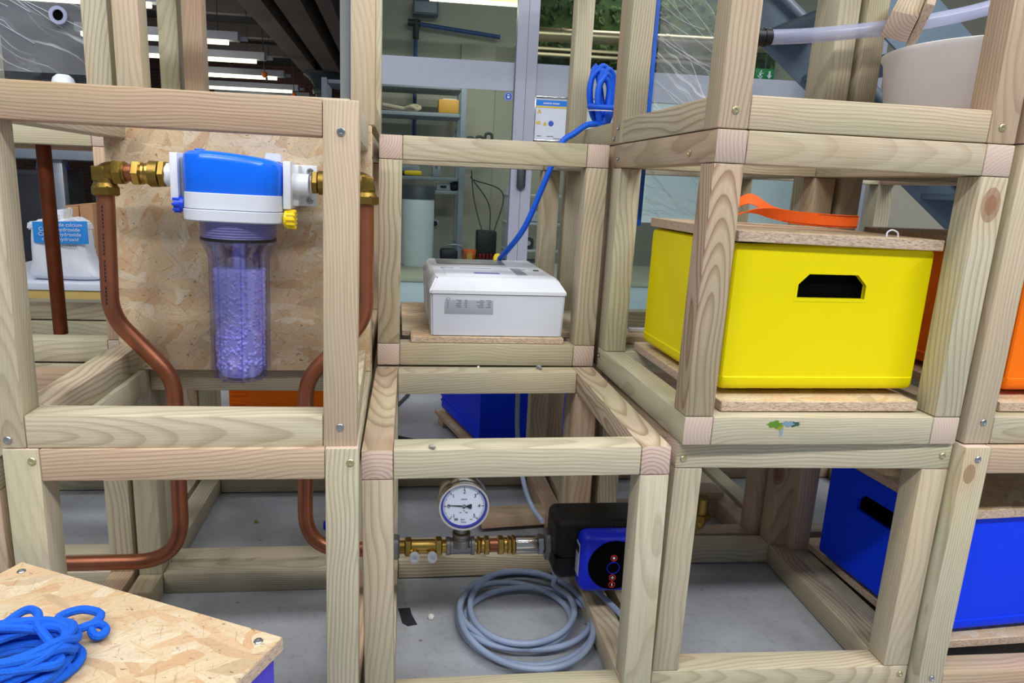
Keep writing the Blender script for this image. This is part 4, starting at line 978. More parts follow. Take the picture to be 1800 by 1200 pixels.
# ================================================================== water filter
fx_, fy_ = -.2645, 1.200
t = empty('water_filter', (fx_, fy_, 0), (0, R(.9), 0), 'water filter housing with blue and white head over a purple tinted clear bowl', 'filter')
def sup(a, b, n=40, p=3.6):
    return [(a*math.copysign(abs(math.cos(q))**(2/p), math.cos(q)), b*math.copysign(abs(math.sin(q))**(2/p), math.sin(q))) for q in [2*PI*i/n for i in range(n)]]
def loft(secs, m, name, zfun=None):
    """secs: list of (z, a, b, p)"""
    mb = MB(); rings = []
    for z, a, b, p in secs:
        rings.append([mb.bm.verts.new((x, y, z + (zfun(x, z) if zfun else 0))) for x, y in sup(a, b, 48, p)])
    for A_, B_ in zip(rings, rings[1:]):
        for i in range(48): mb.bm.faces.new((A_[i], A_[(i+1) % 48], B_[(i+1) % 48], B_[i]))
    mb.bm.faces.new(rings[0]); mb.bm.faces.new(rings[-1])
    return mb.build(name, m, t)
slope = lambda x, z: (-.006*x/.08 - .004*(x/.08)**2)*max(0, min(1, (z+.02)/.03)) if z > -.02 else 0
loft([(-.031, .0755, .060, 4), (-.028, .0765, .061, 4), (.016, .0775, .0615, 4), (.024, .076, .060, 4), (.029, .071, .055, 3.6), (.031, .055, .04, 3)], HBLUE, 'head_cover', slope)
loft([(-.0565, .0755, .0620, 4), (-.0555, .0775, .0635, 4), (-.0320, .0765, .0630, 4), (-.0312, .0755, .0620, 4)], WHITE2, 'upper_collar')
loft([(-.0755, .0760, .0650, 3.4), (-.0735, .0790, .0680, 3.4), (-.0580, .0800, .0680, 3.4), (-.0572, .0785, .0665, 3.4)], WHITE2, 'lower_collar')
MB().box((-.0555, -.01, .0330), (.014, .014, .006), .002).build('vent_button', HBLUE, t)
n = MB(); n.prism([(-.013, 0), (.013, 0), (.011, .0125), (-.011, .0125)], .020, Matrix.Translation((.058, .010, .0225)) @ Matrix.Rotation(PI/2, 4, 'X')); n.build('vent_knob', WHITE, t)
for sx in (-1, 1):
    zc = -.010 if sx < 0 else -.014
    MB().box((sx*.0865-.003, -.004, zc), (.012, .062, .075), .0015).build('flange', WHITE, t)
    MB().box((sx*.0785-.001, 0, zc), (.006, .05, .062), .001).build('gasket', GREYL, t)
    MB().cyl((sx*.088, -.005, zc+.002), (sx*.115, -.005, zc+.002), .0175 if sx > 0 else .0185, n=24).build('port', WHITE, t)
br = MB(); br.box((.106, .035, -.014), (.036, .006, .068), .002); br.box((.093, .016, -.014), (.010, .042, .066), .002); br.box((.104, .030, -.014), (.024, .010, .022), .002)
b_ = br.build('bracket', WHITE, t)
MB().box((.06, .0725, -.014), (.10, .018, .06), .002).build('mounting_pad', WHITE2, t)
for dz in (.024, -.024): put('screw', SCZ, b_, (.112, .0312, -.014+dz), (PI/2, 0, 0)).scale = (1.1, 1.1, 1.1)
k_ = MB()
k_.lathe([(.011, 0), (.014, .002), (.0145, .016), (.0125, .0185), (0, .0185)], (.078, -.03, -.0675), 'x', 20)
for i in range(12): k_.box((.0905, -.03+.0142*math.cos(i*PI/6), -.0675+.0142*math.sin(i*PI/6)), (.014, .003, .003), .0008)
k_.build('purge_knob', YELC, t)
k_ = MB(); k_.cyl((-.075, -.03, -.052), (-.090, -.03, -.052), .0115, n=18)
for i in range(8): k_.box((-.0865, -.03+.0115*math.cos(i*PI/4), -.052+.0115*math.sin(i*PI/4)), (.011, .004, .004), .001)
k_.build('purge_knob', DBLUE, t)
# clear threaded collar, o-ring, bowl
prof = [(.0595, -.0745)]
for i in range(6): prof += [(.0612, -.0775-.0042*i), (.0592, -.0796-.0042*i)]
prof += [(.0600, -.1020)]
MB().lathe(prof + [(.052, -.1020), (.052, -.0745)], n=40, loop=True).build('threaded_collar', make_haze('purple_threaded_plastic', (150, 146, 214), .5), t)
MB().lathe([(.0545, -.1022), (.0605, -.1022), (.0605, -.1070), (.0545, -.1070)], n=40, loop=True).build('o_ring', BLACK, t)
MB().lathe([(.0605, -.1072), (.0610, -.109), (.0590, -.114), (.0525, -.126), (.0488, -.140), (.0480, -.20), (.0468, -.325), (.0440, -.3385), (.034, -.3455), (0.0005, -.3465),
            (0.0005, -.3425), (.032, -.3415), (.0405, -.335), (.0432, -.324), (.0445, -.20), (.0450, -.140), (.0490, -.126), (.0555, -.113), (.0560, -.1072)], n=48, loop=True).build('bowl', PURPLE, t)
rb = MB()
for i in range(8):
    a = i*PI/4+.25
    rb.box((.0478*math.cos(a), .0478*math.sin(a), -.232), (.0022, .0022, .20), .0006, Matrix.Rotation(a, 3, 'Z'))
    rb.box((.0395*math.cos(a), .0395*math.sin(a), -.341), (.012, .002, .004), .0006, Matrix.Rotation(a, 3, 'Z'))
rb.build('bowl_rib', PURPLE, t)
MB().lathe([(0, -.105), (.0105, -.105), (.0105, -.156), (0, -.156)], n=20).build('riser_tube', mat('frosted_riser', (206, 206, 236), .6), t)
for a in (-2.5, -.75, -1.3): MB().box((.040*math.cos(a), .040*math.sin(a), -.128), (.002, .004, .035), .0008).build('cage_rib', PURPLE, t)
pe = MB(); pe.lathe([(0, -.337), (.032, -.337), (.0385, -.325), (.0405, -.20), (.0410, -.1555), (0, -.1555)], n=40)
rp = random.Random(5)
for i in range(1200):
    a = rp.uniform(0, 2*PI); z = rp.uniform(-.335, -.156); r_ = (.0385+.0022*(z+.325)/.17 if z > -.322 else .0385-.5*(-.322-z)) - rp.uniform(.0012, .0030)
    m0 = len(pe.bm.verts); pe.ico((r_*math.cos(a), r_*math.sin(a), z), rp.uniform(.0035, .0052), 1, (1, 1, .75), .12)
tag(pe.build('pellet_fill', PELLET, t, smooth=60), kind='stuff')

# ================================================================== pump line: test valve, tee, unions
GA = -.6685
GY = 1.190
t = empty('pipe_fittings', (0, GY, GA), label='row of brass, steel and copper pipe fittings running to the pump', cat='pipe')
n = MB(); hexbit(n, (-.0165, 0, 0), (.0070, 0, 0), .0225, .003); n.build('union_nut', CAST, t)
MB().lathe([(.012, .0070), (.012, .0180)], axis='x', n=20).build('nipple', BRASS2, t)
n = MB(); n.lathe([(.0135, .028), (.0135, .075)], axis='x', n=24); hexbit(n, (.0165, 0, 0), (.0295, 0, 0), .0172); hexbit(n, (.0735, 0, 0), (.0865, 0, 0), .0172)
vb = n.build('test_valve', BRASS, t)
for x in (.0345, .0670):
    MB().cyl((x, -.004, -.002), (x, -.022, -.008), .0082, n=16).build('test_port', BRASS, vb)
    q = Vector((0, 0, 1)).rotation_difference(Vector((0, -.97, .12)).normalized()).to_matrix().to_4x4()
    MB().lathe([(0, 0), (.0092, 0), (.0098, .002), (.0098, .010), (.0085, .012), (.0045, .0115), (.0035, .009), (0, .009)], (x, -.020, -.0085), q, 20).build('port_cap', WHITE, vb)
MB().lathe([(.0118, .0865), (.0118, .0950)], axis='x', n=20).build('nipple', BRASS, t)
n = MB(); n.lathe([(.0150, .0940), (.0172, .0945), (.0172, .1005), (.0155, .1020), (.0152, .1400), (.0172, .1415), (.0172, .1475), (.0150, .1480)], axis='x', n=28)
n.lathe([(.0152, 0), (.0152, .020), (.0172, .022), (.0172, .028), (.0150, .0285)], (.1225, 0, 0), 'z', 28); n.lathe([(.0225, .0), (.0165, .012)], (.1225, 0, .004), 'z', 24)
n.build('tee', CAST, t)
n = MB(); n.lathe([(.0125, .148), (.0125, .152)], axis='x', n=20); hexbit(n, (.1515, 0, 0), (.1600, 0, 0), .0160); n.lathe([(.0138, .160), (.0145, .162), (.0138, .1655)], axis='x', n=24); hexbit(n, (.1655, 0, 0), (.1765, 0, 0), .0170)
n.build('compression_fitting', BRASS, t)
MB().lathe([(.0128, .1760), (.0128, .1930)], axis='x', n=22).build('copper_stub', COPPER, t)
n = MB(); hexbit(n, (.1915, 0, 0), (.2040, 0, 0), .0172); n.lathe([(.0138, .204), (.0145, .206), (.0138, .2095)], axis='x', n=24); hexbit(n, (.2095, 0, 0), (.2185, 0, 0), .0162); hexbit(n, (.2185, 0, 0), (.2260, 0, 0), .0180)
n.build('compression_fitting', BRASS, t)
MB().lathe([(.0165, .226), (.0170, .228), (.0170, .2665), (.0165, .2680)], axis='x', n=30).build('sleeve', CHROME, t)
n = MB(); hexbit(n, (.268, 0, 0), (.2810, 0, 0), .0185); n.build('reducer', STEEL, t)
n = MB(); hexbit(n, (.2810, 0, 0), (.3015, 0, 0), .0290, .003); n.build('union_nut', CAST, t)
put('size_mark', text_mesh('1', .012, INKG), t, (.2915, -.0262, .004), (PI/2, 0, 0))

# pressure gauge
gx, gz = .1225, -.5735
t = empty('pressure_gauge', (gx, 1.158, gz), (0, R(0), 0), 'round pressure gauge reading zero bar with blue rimmed dial', 'gauge'); t.scale = (1, 1, 1)
MB().lathe([(0, .058), (.040, .058), (.0455, .052), (.0465, .046), (.0465, .012), (.0440, .008), (0, .008)], axis='y', n=48).build('case', CHROME, t)
MB().lathe([(.0455, .014), (.0478, .010), (.0478, .002), (.0462, -.0015), (.0425, -.001), (.0425, .004)], axis='y', n=56, loop=True).build('bezel', CHROME, t)
MB().lathe([(0, .004), (.0425, .004), (.0425, .006), (0, .006)], axis='y', n=48).build('dial', PAPER, t)
def ringp(r0, r1, a0, a1, m, name, yy, n=60):
    P_ = [(r1*math.cos(a0+(a1-a0)*i/n), r1*math.sin(a0+(a1-a0)*i/n)) for i in range(n+1)]+[(r0*math.cos(a1-(a1-a0)*i/n), r0*math.sin(a1-(a1-a0)*i/n)) for i in range(n+1)]
    return MB().prism(P_, .0004, Matrix.Translation((0, yy, 0)) @ Matrix.Rotation(PI/2, 4, 'X')).build(name, m, t)
ringp(.0385, .0422, R(-230), R(50), mat('dial_blue', (34, 44, 176), .5), 'blue_rim', .0038)
ringp(.0400, .0422, R(50), R(130), MATS['dial_blue'], 'blue_rim', .0038)
tk = MB()
for i in range(61):
    v = -1+6*i/60; a = R(225-270*(v+1)/6); L = .0058 if i % 10 == 0 else (.0042 if i % 5 == 0 else .003); wd_ = .0011 if i % 10 == 0 else .0004
    r_ = .0378-L/2
    tk.box((r_*math.cos(a), .0034, r_*math.sin(a)), (L, .0004, wd_), rot=Matrix.Rotation(-a, 3, 'Y'))
tag(tk.build('scale_marks', INK, t))
for v in range(-1, 6):
    a = R(225-270*(v+1)/6); r_ = .0278
    put('numeral', text_mesh(str(v), .0105, INK), t, (r_*math.cos(a), .0032, r_*math.sin(a)), (PI/2, 0, 0))
put('unit', text_mesh('bar', .0062, INK), t, (-.001, .0032, -.0265), (PI/2, 0, 0))
sm = MB()
for x, z, w_, h_ in ((0, .0135, .011, .0016), (-.006, -.0125, .004, .0014), (.005, -.0125, .005, .0014), (0, -.009, .003, .0012), (-.0135, -.026, .0065, .0045), (.014, -.0265, .005, .0012), (0, -.0315, .010, .0012)): sm.box((x, .0034, z), (w_, .0003, h_))
sm.build('small_print', INKG, t)
nd = MB(); nd.prism([(-.031, -.0004), (-.031, .0006), (-.004, .0013), (-.004, -.0013)], .0006); nd.prism([(.004, -.0012), (.0125, -.005), (.0143, -.0036), (.0143, .0036), (.0125, .005), (.004, .0012)], .0006)
q_ = nd.build('needle', INK, t, (0, .0030, 0), (PI/2, R(3), 0))
MB().lathe([(0, 0), (.0028, 0), (.0028, .0012), (0, .0012)], axis='y', n=20).build('needle_cap', STEEL, q_, (0, 0, 0), (-PI/2, 0, 0))
MB().lathe([(.0036, .0), (.0036, -.0006), (.0026, -.0006), (.0026, 0)], axis='y', n=20, loop=True).build('needle_ring', INK, t, (0, .0022, 0))
MB().lathe([(0, .0005), (.0425, .0005), (.0425, .001), (0, .001)], axis='y', n=48).build('glass', DIALG, t)
n = MB(); n.cyl((-.0005, GY-1.158, -.042), (-.0005, GY-1.158, -.070), .0125, n=18); n.build('stem', CAST, t)
MB().cyl((-.0005, GY-1.158, -.066), (-.0005, GY-1.158, -.0735), .0148, n=18).build('thread_sealant', BRASS2, t)

# pump
t = empty('circulation_pump', (.385, 1.172, -.650), label='black shelled circulation pump with a blue control head', cat='pump')
MB().box((0, .0, 0), (.190, .092, .116), .016, seg=4).build('insulation_shell', EPP, t)
MB().box((0, -.0, -.012), (.1906, .0926, .0016), .0005).build('shell_seam', HOLLOW, t)
hb = MB(); hb.box((.0, -.064, -.005), (.116, .046, .112), .016, seg=4); hb.box((.0, -.046, -.005), (.104, .03, .100), .006)
hd_ = hb.build('control_head', PUMPB, t)
MB().lathe([(0, 0), (.047, 0), (.0475, .001), (0, .0012)], axis='y', n=48).build('control_panel', HOLLOW, hd_, (.002, -.0876, -.004))
def but(z, sym):
    MB().lathe([(.0046, 0), (.0062, 0), (.0062, -.001), (.0046, -.001)], axis='y', n=24, loop=True).build('button_ring', RED, hd_, (.0005, -.0878, z))
    m_ = MB()
    if sym == '.': m_.lathe([(0, 0), (.0024, 0), (.0024, .0008), (0, .0008)], axis='y', n=16)
    if sym in '+': m_.box((0, 0, 0), (.0050, .0008, .0018)); m_.box((0, 0, 0), (.0018, .0008, .0050))
    if sym == '-': m_.box((0, 0, 0), (.0018, .0008, .0050))
    m_.build('button_symbol', PAPER, hd_, (.0005, -.0886, z))
but(.0105, '.'); but(-.0275, '+'); but(-.0415, '-')
MB().lathe([(.0105, 0), (.0118, 0), (.0118, -.001), (.0105, -.001)], axis='y', n=32, loop=True).build('display_ring', PUMPB, hd_, (.0005, -.0880, -.0085))
MB().box((-.0585, -.062, -.002), (.001, .022, .062), .0003).build('side_label', LABEL, hd_)
MB().box((-.0591, -.062, .018), (.0008, .018, .014)).build('label_print', INK, hd_)
n = MB(); n.cyl((.094, 0, -.018), (.150, 0, -.018), .016, n=20); hexbit(n, (.150, 0, -.018), (.172, 0, -.018), .024, .003); n.build('outlet', BRASS2, t)
# outlet elbow seen beyond the middle posts
t = empty('brass_elbow', (.605, 1.25, -.665), label='aged brass elbow in the shadow right of the middle posts', cat='fitting')
MB().tube(fillet([(-.045, 0, 0), (.012, 0, 0), (.012, .0, .06)], .02, 8), .016, 18).build('body', BRASS2, t); n = MB(); hexbit(n, (.012, 0, .012), (.012, 0, .028), .021); hexbit(n, (-.014, 0, 0), (.004, 0, 0), .021); n.build('compression_nut', BRASS2, t)
MB().cyl((-.05, 0, 0), (-.04, 0, 0), .018).build('end_ring', BRASS2, t)

# ================================================================== grey cable coiled on the floor
CZ0 = FZ+.0064
rc = random.Random(3); pts = [(.2745, 1.52, -.42), (.2760, 1.50, -.560), (.2865, 1.45, -.6558), (.3040, 1.42, -.705), (.3120, 1.345, -.7020)]
P_ = []
nl = 5; K = 14
for i in range(nl*K+1):
    th = R(40)+2*PI*i/K; lp = i/K
    k1 = math.sin(lp*2.3+.6); k2 = math.cos(lp*1.7)
    rx = .118+.016*k1; ry = .122+.026*k2
    cx = .245+.010*math.sin(lp*1.9+1); cy = 1.166+.014*math.cos(lp*2.6)
    P_.append((cx+rx*math.cos(th), cy+ry*math.sin(th), CZ0+.0052*lp*.9+.004*(1+math.sin(th*1.0+lp*2))))
lead = [(.325, 1.33, -.7500), (.3350, 1.285, -.8000)]
tail = [(.346, 1.268, FZ+.046), (.368, 1.225, FZ+.059), (.390, 1.165, FZ+.061), (.4100, 1.105, FZ+.061), (.430, 1.03, FZ+.061)]
MBc = MB().tube(spline(lead+P_+tail, 4), .0058, 10)
tag(MBc.build('cable_coil', GREYC), 'coil of light grey cable lying on the floor below the pump', 'cable')
tag(MB().tube(spline(pts, 8), .0055, 10).build('cable_drop', GREYC), 'grey cable hanging down behind the middle frame towards the pump', 'cable')
tag(MB().tube(spline([(.0415, 2.62, FZ+.006), (.008, 2.51, FZ+.006), (-.05, 2.35, FZ+.006)], 6), .007, 8).build('floor_cable', WIRE), 'dark cable on the floor left of the dark blue crate', 'cable')
tag(MB().tube(spline([(-.06, 2.2, FZ+.006), (.003, 2.152, FZ+.006), (.06, 2.12, FZ+.006)], 6), .006, 8).build('floor_cable', WIRE), 'short dark cable end on the floor below the dark blue crate', 'cable')

# plank lying behind the gauge
o = tag(MB().box((0, 0, 0), (.40, .055, .030), .002).build('timber_offcut', WOOD, None, (.400, 1.560, FZ+.0300), (0, 0, R(6))), 'pinkish sawn timber offcut lying behind the gauge', 'timber')
for k, v in dict(seed=3.3, tone=1.0, shade=1.0, ring_y=.02, ring_z=.13, grain=.45, knots=.05).items(): o[k] = v; o['tilt'] = .05; o['ring_count'] = 190.
o = tag(MB().box((0, 0, 0), (.12, .05, .0145), .002).build('timber_block', WOOD, None, (.46, 1.570, FZ+.0075)), 'short block under the pinkish timber offcut', 'block')
for k, v in dict(seed=5.3, tone=.6, shade=.7, ring_y=.02, ring_z=.13, grain=.4, knots=0.).items(): o[k] = v; o['tilt'] = .05; o['ring_count'] = 190.
o = tag(MB().box((0, 0, 0), (.12, .06, .020), .002).build('timber_offcut', WOOD, None, (.775, 1.60, FZ+.0640), (0, 0, R(4))), 'small reddish offcut in the dark behind the empty frame', 'timber')
for k, v in dict(seed=1.3, tone=1.0, shade=.8, ring_y=.02, ring_z=.1, grain=.4, knots=0.).items(): o[k] = v; o['tilt'] = .05; o['ring_count'] = 190.
o = tag(MB().box((0, 0, 0), (.10, .05, .0535), .002).build('timber_block', WOOD, None, (.775, 1.605, FZ+.0270)), 'dark block under the small reddish offcut', 'block')
for k, v in dict(seed=6.1, tone=.6, shade=.7, ring_y=.02, ring_z=.13, grain=.4, knots=0.).items(): o[k] = v; o['tilt'] = .05; o['ring_count'] = 190.

# litter on the floor and rails
tp = MB(); tp.prism([(0, 0), (.023, .001), (.026, -.02), (.036, -.052), (.018, -.056), (.008, -.046), (.004, -.02)], .0012)
tag(tp.build('tape_scrap', mat('black_tape', (34, 36, 42), .6), None, (.0065, 1.2240, FZ+.0002)), 'torn scrap of black tape on the floor', 'tape')
tag(MB().ico((0, 0, 0), .006, 2, (1, 1, .9), .15).build('crumb', CHALK, None, (.0700, 1.1880, FZ+.0048)), 'white crumb on the floor beside the tape scrap', 'crumb')
tag(MB().ico((0, 0, 0), .0075, 2, (1.1, .8, .6), .18).build('pebble', STONE, None, (.2863, 1.3520, -.3622)), 'grey pebble on the rear rail of the gauge frame', 'pebble')
tag(MB().ico((0, 0, 0), .0034, 2, (1, 1, .9), .1).build('crumb', CHALK, None, (.1628, 1.3640, -.3667)), 'white crumb on the rear rail of the gauge frame', 'crumb')
tag(MB().ico((0, 0, 0), .0055, 2, (1.1, .7, .7), .25).build('pebble', mat('splinter', (170, 160, 150), .7), None, (.0494, .9262, -.3650)), 'pale stone chip on the front rail of the gauge frame', 'pebble')
tag(MB().prism([(0, 0), (.016, .002), (.018, -.012), (.002, -.014)], .0006).build('paper_scrap', mat('pale_blue_scrap', (150, 172, 190), .7), None, (.128, 1.300, FZ+.0002)), 'pale blue scrap on the floor below the rear rail', 'scrap')
tag(MB().ico((0, 0, 0), .010, 2, (1.0, .4, .35), .2).build('leaf_scrap', mat('yellow_green_scrap', (150, 168, 50), .7), None, (-.337, 1.592, FZ+.003)), 'yellow green scrap on the floor behind the left copper pipe', 'scrap')
tag(MB().lathe([(0, 0), (.009, 0), (.011, .004), (.011, .013), (0, .014)], axis='x', n=16).build('bottle_cap', PUMPB, None, (-.172, 1.552, FZ+.0112)), 'small blue cap on the floor behind the lower left post', 'cap')

# ================================================================== white control box
t = empty('control_box', (.2015, 1.5915, -.3086), (0, 0, R(.4)), 'white plastic control box with sloping lid edges resting on its board', 'box')
W2, D2 = .1405, .199
def prl(secs, name, m):
    mb = MB(); rings = []
    for z, ix, iyf, iyb in secs:
        rings.append([mb.bm.verts.new(c) for c in ((-W2+ix, -D2+iyf, z), (W2-ix, -D2+iyf, z), (W2-ix, D2-iyb, z), (-W2+ix, D2-iyb, z))])
    for a, b in zip(rings, rings[1:]):
        for i in range(4): mb.bm.faces.new((a[i], a[(i+1) % 4], b[(i+1) % 4], b[i]))
    mb.bm.faces.new(rings[0]); mb.bm.faces.new(rings[-1])
    bmesh.ops.bevel(mb.bm, geom=[e for e in mb.bm.edges if abs(e.verts[0].co.z-e.verts[1].co.z) > .003], offset=.004, segments=2, affect='EDGES')
    return mb.build(name, m, t)
prl([(.0015, .004, .004, .004), (.087, .001, .001, .001)], 'base', WHITE2)
prl([(.0885, -.001, -.001, -.001), (.0955, -.001, -.001, -.001), (.1180, .0125, .030, .02), (.1185, .0135, .031, .022)], 'lid', WHITE)
MB().box((0, 0, .0878), (.276, .392, .0018)).build('seam', GREYL, t)
MB().box((-.030, .115, .1190), (.165, .10, .0016), .0005).build('display_panel', mat('grey_display', (128, 128, 130), .35), t)
MB().box((-.030, -.075, .1190), (.150, .13, .0014), .0004).build('label_sheet', PAPER, t)
MB().box((-.015, -.105, .1198), (.055, .022, .0006)).build('purple_print', mat('violet_print', (130, 122, 196), .6), t)
for a, b in (((-.095, -.02), (.03, .004)), ((-.03, -.02), (.07, .003))): MB().box((a[0], a[1], .1199), (b[0], b[1], .0006)).build('print_line', INKG, t)
MB().box((.062, -.06, .1189), (.022, .11, .0008)).build('grey_tab', GREYL, t)
MB().box((.108, -.03, .1190), (.012, .014, .0014), .0004).build('slot', INK, t)
MB().box((.078, -.022, .1188), (.014, .008, .0010), .0003).build('logo_mark', GREYL, t)
MB().lathe([(0, 0), (.011, 0), (.011, .012), (.007, .02), (0, .02)], n=16).build('cable_gland', YELC, t, (.050, .183, .1140), (R(-35), 0, 0))
lb = MB().box((0, 0, 0), (.100, .0008, .036), .0003).build('rating_label', LABEL, t, (-.061, -.1972, .0655))
tx_ = put('ce_mark', text_mesh('CE', .0075, INK), lb, (-.0435, -.0006, .0125), (PI/2, PI, 0))
pl_ = MB(); rq = random.Random(9)
for r_ in range(5):
    for x0, x1 in ((-.030, -.016), (-.011, -.004), (.014, .030), (.034, .045)):
        wq = (x1-x0)*rq.uniform(.45, 1.0); pl_.box((x1-wq/2, -.0006, .010-.0036*r_), (wq, .0003, .0011))
for r_ in range(4): pl_.box((-.0435, -.0006, .0058-.0036*r_), (.0016, .0003, .002))
pl_.build('label_print', INKG, lb)

# ================================================================== blue cables and ropes
cb = []
rq = random.Random(4)
for i in range(6):
    dx = -.010+.006*(i % 4); w0 = .017+.0026*i; h0 = .050+.007*(i % 3)
    for j in range(14):
        a = 2*PI*j/14
        cb.append((.4725+dx+w0*math.sin(a)*(.9+.2*math.cos(a)), 1.675+.012*(i-2.5)*.8+.006*math.sin(a), .196+h0*math.cos(a)+.004*i))
tail = [(.470, 1.66, .1500), (.445, 1.640, .1440), (.420, 1.625, .139), (.3900, 1.618, .118), (.3648, 1.615, .1000), (.345, 1.615, .052), (.3249, 1.62, -.0044), (.2926, 1.64, -.0965), (.2640, 1.70, -.157), (.2540, 1.765, -.1860)]
k_ = tag(MB().tube(spline(cb+tail, 4), .0068, 10).build('blue_cable', BCAB), 'blue cable coil hanging beside the top row post, its tail dropping to the white box', 'cable')
MB().tube(spline([(.4725+.040*math.cos(2*PI*i/10)+.006, 1.672+.045*math.sin(2*PI*i/10), .190+.006*math.sin(2*PI*i/10)-.004) for i in range(10)], 5, True), .0066, 10, True).build('binding_turn', BCAB, k_)
MB().tube(spline([(.4650+.030*math.cos(2*PI*i/10), 1.670+.050*math.sin(2*PI*i/10), .1765+.004*math.sin(2*PI*i/10)) for i in range(10)], 5, True), .0014, 6, True).build('cable_tie', PAPER, k_)

# rope hank on the front left lid
RT = -.500
rp_ = random.Random(21); hp = []
cx, cy = -.3860, .6480; ang = R(14)
for i in range(13):
    ry_ = rp_.uniform(.036, .050); rx_ = rp_.uniform(.052, .068); ox = rp_.uniform(-.006, .006); oy = rp_.uniform(-.010, .010)
    for j in range(12):
        a = 2*PI*j/12
        x = rx_*math.cos(a)+ox; y = ry_*math.sin(a)+oy
        z = RT+.0048+.028*(.5+.5*math.sin(a*1.0+i*.9))*(i/12)+.0022*i*.7
        hp.append((cx+x*math.cos(ang)-y*math.sin(ang), cy+x*math.sin(ang)+y*math.cos(ang), z))
loop1 = [(-.3720, .6880, RT+.034), (-.3560, .6985, RT+.022), (-.3645, .7190, RT+.020), (-.3500, .7340, RT+.018), (-.3330, .7330, RT+.016), (-.3225, .7210, RT+.018), (-.3262, .7050, RT+.016), (-.3200, .6975, RT+.010), (-.3135, .7030, RT+.008), (-.3150, .7120, RT+.010), (-.3235, .7070, RT+.018), (-.3420, .6930, RT+.018), (-.3600, .6850, RT+.014), (-.3780, .7050, RT+.018), (-.3900, .7250, RT+.022), (-.4060, .7330, RT+.020), (-.4200, .7200, RT+.014), (-.4320, .6950, RT+.008)]
tag(MB().tube(spline(hp+loop1, 5), .0046, 8).build('rope_hank', BROPE), 'bright blue braided rope hank lying on the lower left lid', 'rope')

# ================================================================== orange webbing strap on the yellow crate lid
LT = -.0545
def ribbon(name, path, hgt, th, m, parent=None):
    """path: (x, y, z, lean in degrees); the band stands on edge and leans"""
    mb = MB(); P = [Vector(p[:3]) for p in path]; rows = []
    for i, p in enumerate(P):
        tg = (P[min(i+1, len(P)-1)]-P[max(i-1, 0)]).normalized()
        side = tg.cross(Vector((0, 0, 1))).normalized()
        up = Matrix.Rotation(R(path[i][3]), 3, tg) @ Vector((0, 0, 1)); nn = Matrix.Rotation(R(path[i][3]), 3, tg) @ side
        rows.append([mb.bm.verts.new(p+up*a+nn*b) for a, b in ((-hgt/2, -th/2), (hgt/2, -th/2), (hgt/2, th/2), (-hgt/2, th/2))])
    for a, b in zip(rows, rows[1:]):
        for i in range(4): mb.bm.faces.new((a[i], a[(i+1) % 4], b[(i+1) % 4], b[i]))
    mb.bm.faces.new(rows[0]); mb.bm.faces.new(rows[-1])
    return mb.build(name, m, parent)
def spl4(path, k=6):
    a = spline([p[:3] for p in path], k); n_ = len(a); out = []
    for i, v in enumerate(a):
        f = i/(n_-1)*(len(path)-1); j = min(int(f), len(path)-2); out.append((v.x, v.y, v.z, path[j][3]*(1-(f-j))+path[j+1][3]*(f-j)))
    return out
pth = spl4([(.8240, 1.196, -.0415, 0), (.7900, 1.190, -.0415, 0), (.7450, 1.190, -.0400, -4), (.7000, 1.196, -.0375, -14), (.6650, 1.206, -.0320, -35), (.6350, 1.222, -.0300, -75), (.6020, 1.245, -.0400, -120), (.580, 1.26, -.044, -150)])
st = ribbon('webbing_strap', pth, .0230, .0014, STRAP); tag(st, 'orange webbing strap with dark stitching lying on the yellow crate lid', 'strap')
p2_ = spl4([(.8240, 1.1995, -.0418, 0), (.7800, 1.2010, -.0420, 0), (.7200, 1.206, -.0400, 6), (.6700, 1.214, -.0300, 20), (.6280, 1.225, -.0080, 35), (.5950, 1.245, -.0330, 30), (.575, 1.26, -.046, 10)])
ribbon('returning_band', p2_, .0215, .0014, STRAP, st)
MB().box((.8245, 1.1978, -.0415), (.0020, .0052, .0230), .0008).build('folded_end', STRAP, st)
sm = MB()
for i in range(1, int(len(pth)*.52)):
    p = Vector(pth[i][:3]); q = Vector(pth[i-1][:3])
    for f in (.25, .75):
        c = q.lerp(p, f)
        for dz in (-.0092, .0092): sm.box((c.x, c.y-.0010, c.z+dz), ((p-q).length*.34, .0008, .0013))
tag(sm.build('stitching', STITCH, st), kind='stuff')
tag(MB().tube(spline([(.7370, .995, LT-.0010), (.7380, .996, LT+.006), (.7460, .997, LT+.0095), (.7560, .998, LT+.006), (.7580, .998, LT-.001)], 6), .0012, 8).build('cord_loop', PAPER), 'small white cord loop on the front edge of the yellow crate lid', 'cord')

# paint marks on the front rail of the yellow crate frame
for i, (x, z, c_, sc) in enumerate(((.5640, -.3370, (92, 138, 34), (.011, .006)), (.5720, -.3400, (150, 150, 40), (.006, .006)), (.5850, -.3360, (120, 150, 170), (.010, .0045)), (.5950, -.3365, (44, 84, 70), (.010, .004)), (.5760, -.3470, (130, 156, 176), (.003, .009)))):
    pt_ = [(sc[0]*math.cos(a*PI/9)*(1+.25*math.sin(a*2.3+i)), sc[1]*math.sin(a*PI/9)*(1+.25*math.cos(a*1.7+i))) for a in range(18)]
    fr_ = [o for o in bpy.data.objects if o.type == 'EMPTY' and o.get('label', '').startswith('cube frame around the yellow crate')][0]
    bpy.context.view_layer.update()
    o = MB().prism(pt_, .0003, Matrix.Translation((x, .9353+.0005+(x-.4213)*math.tan(R(.68)), z+.0005)) @ Matrix.Rotation(PI/2, 4, 'X')).build('paint_mark', mat('dried_paint_%d' % i, c_, .6))
    o.parent = fr_; o.matrix_parent_inverse = fr_.matrix_world.inverted()

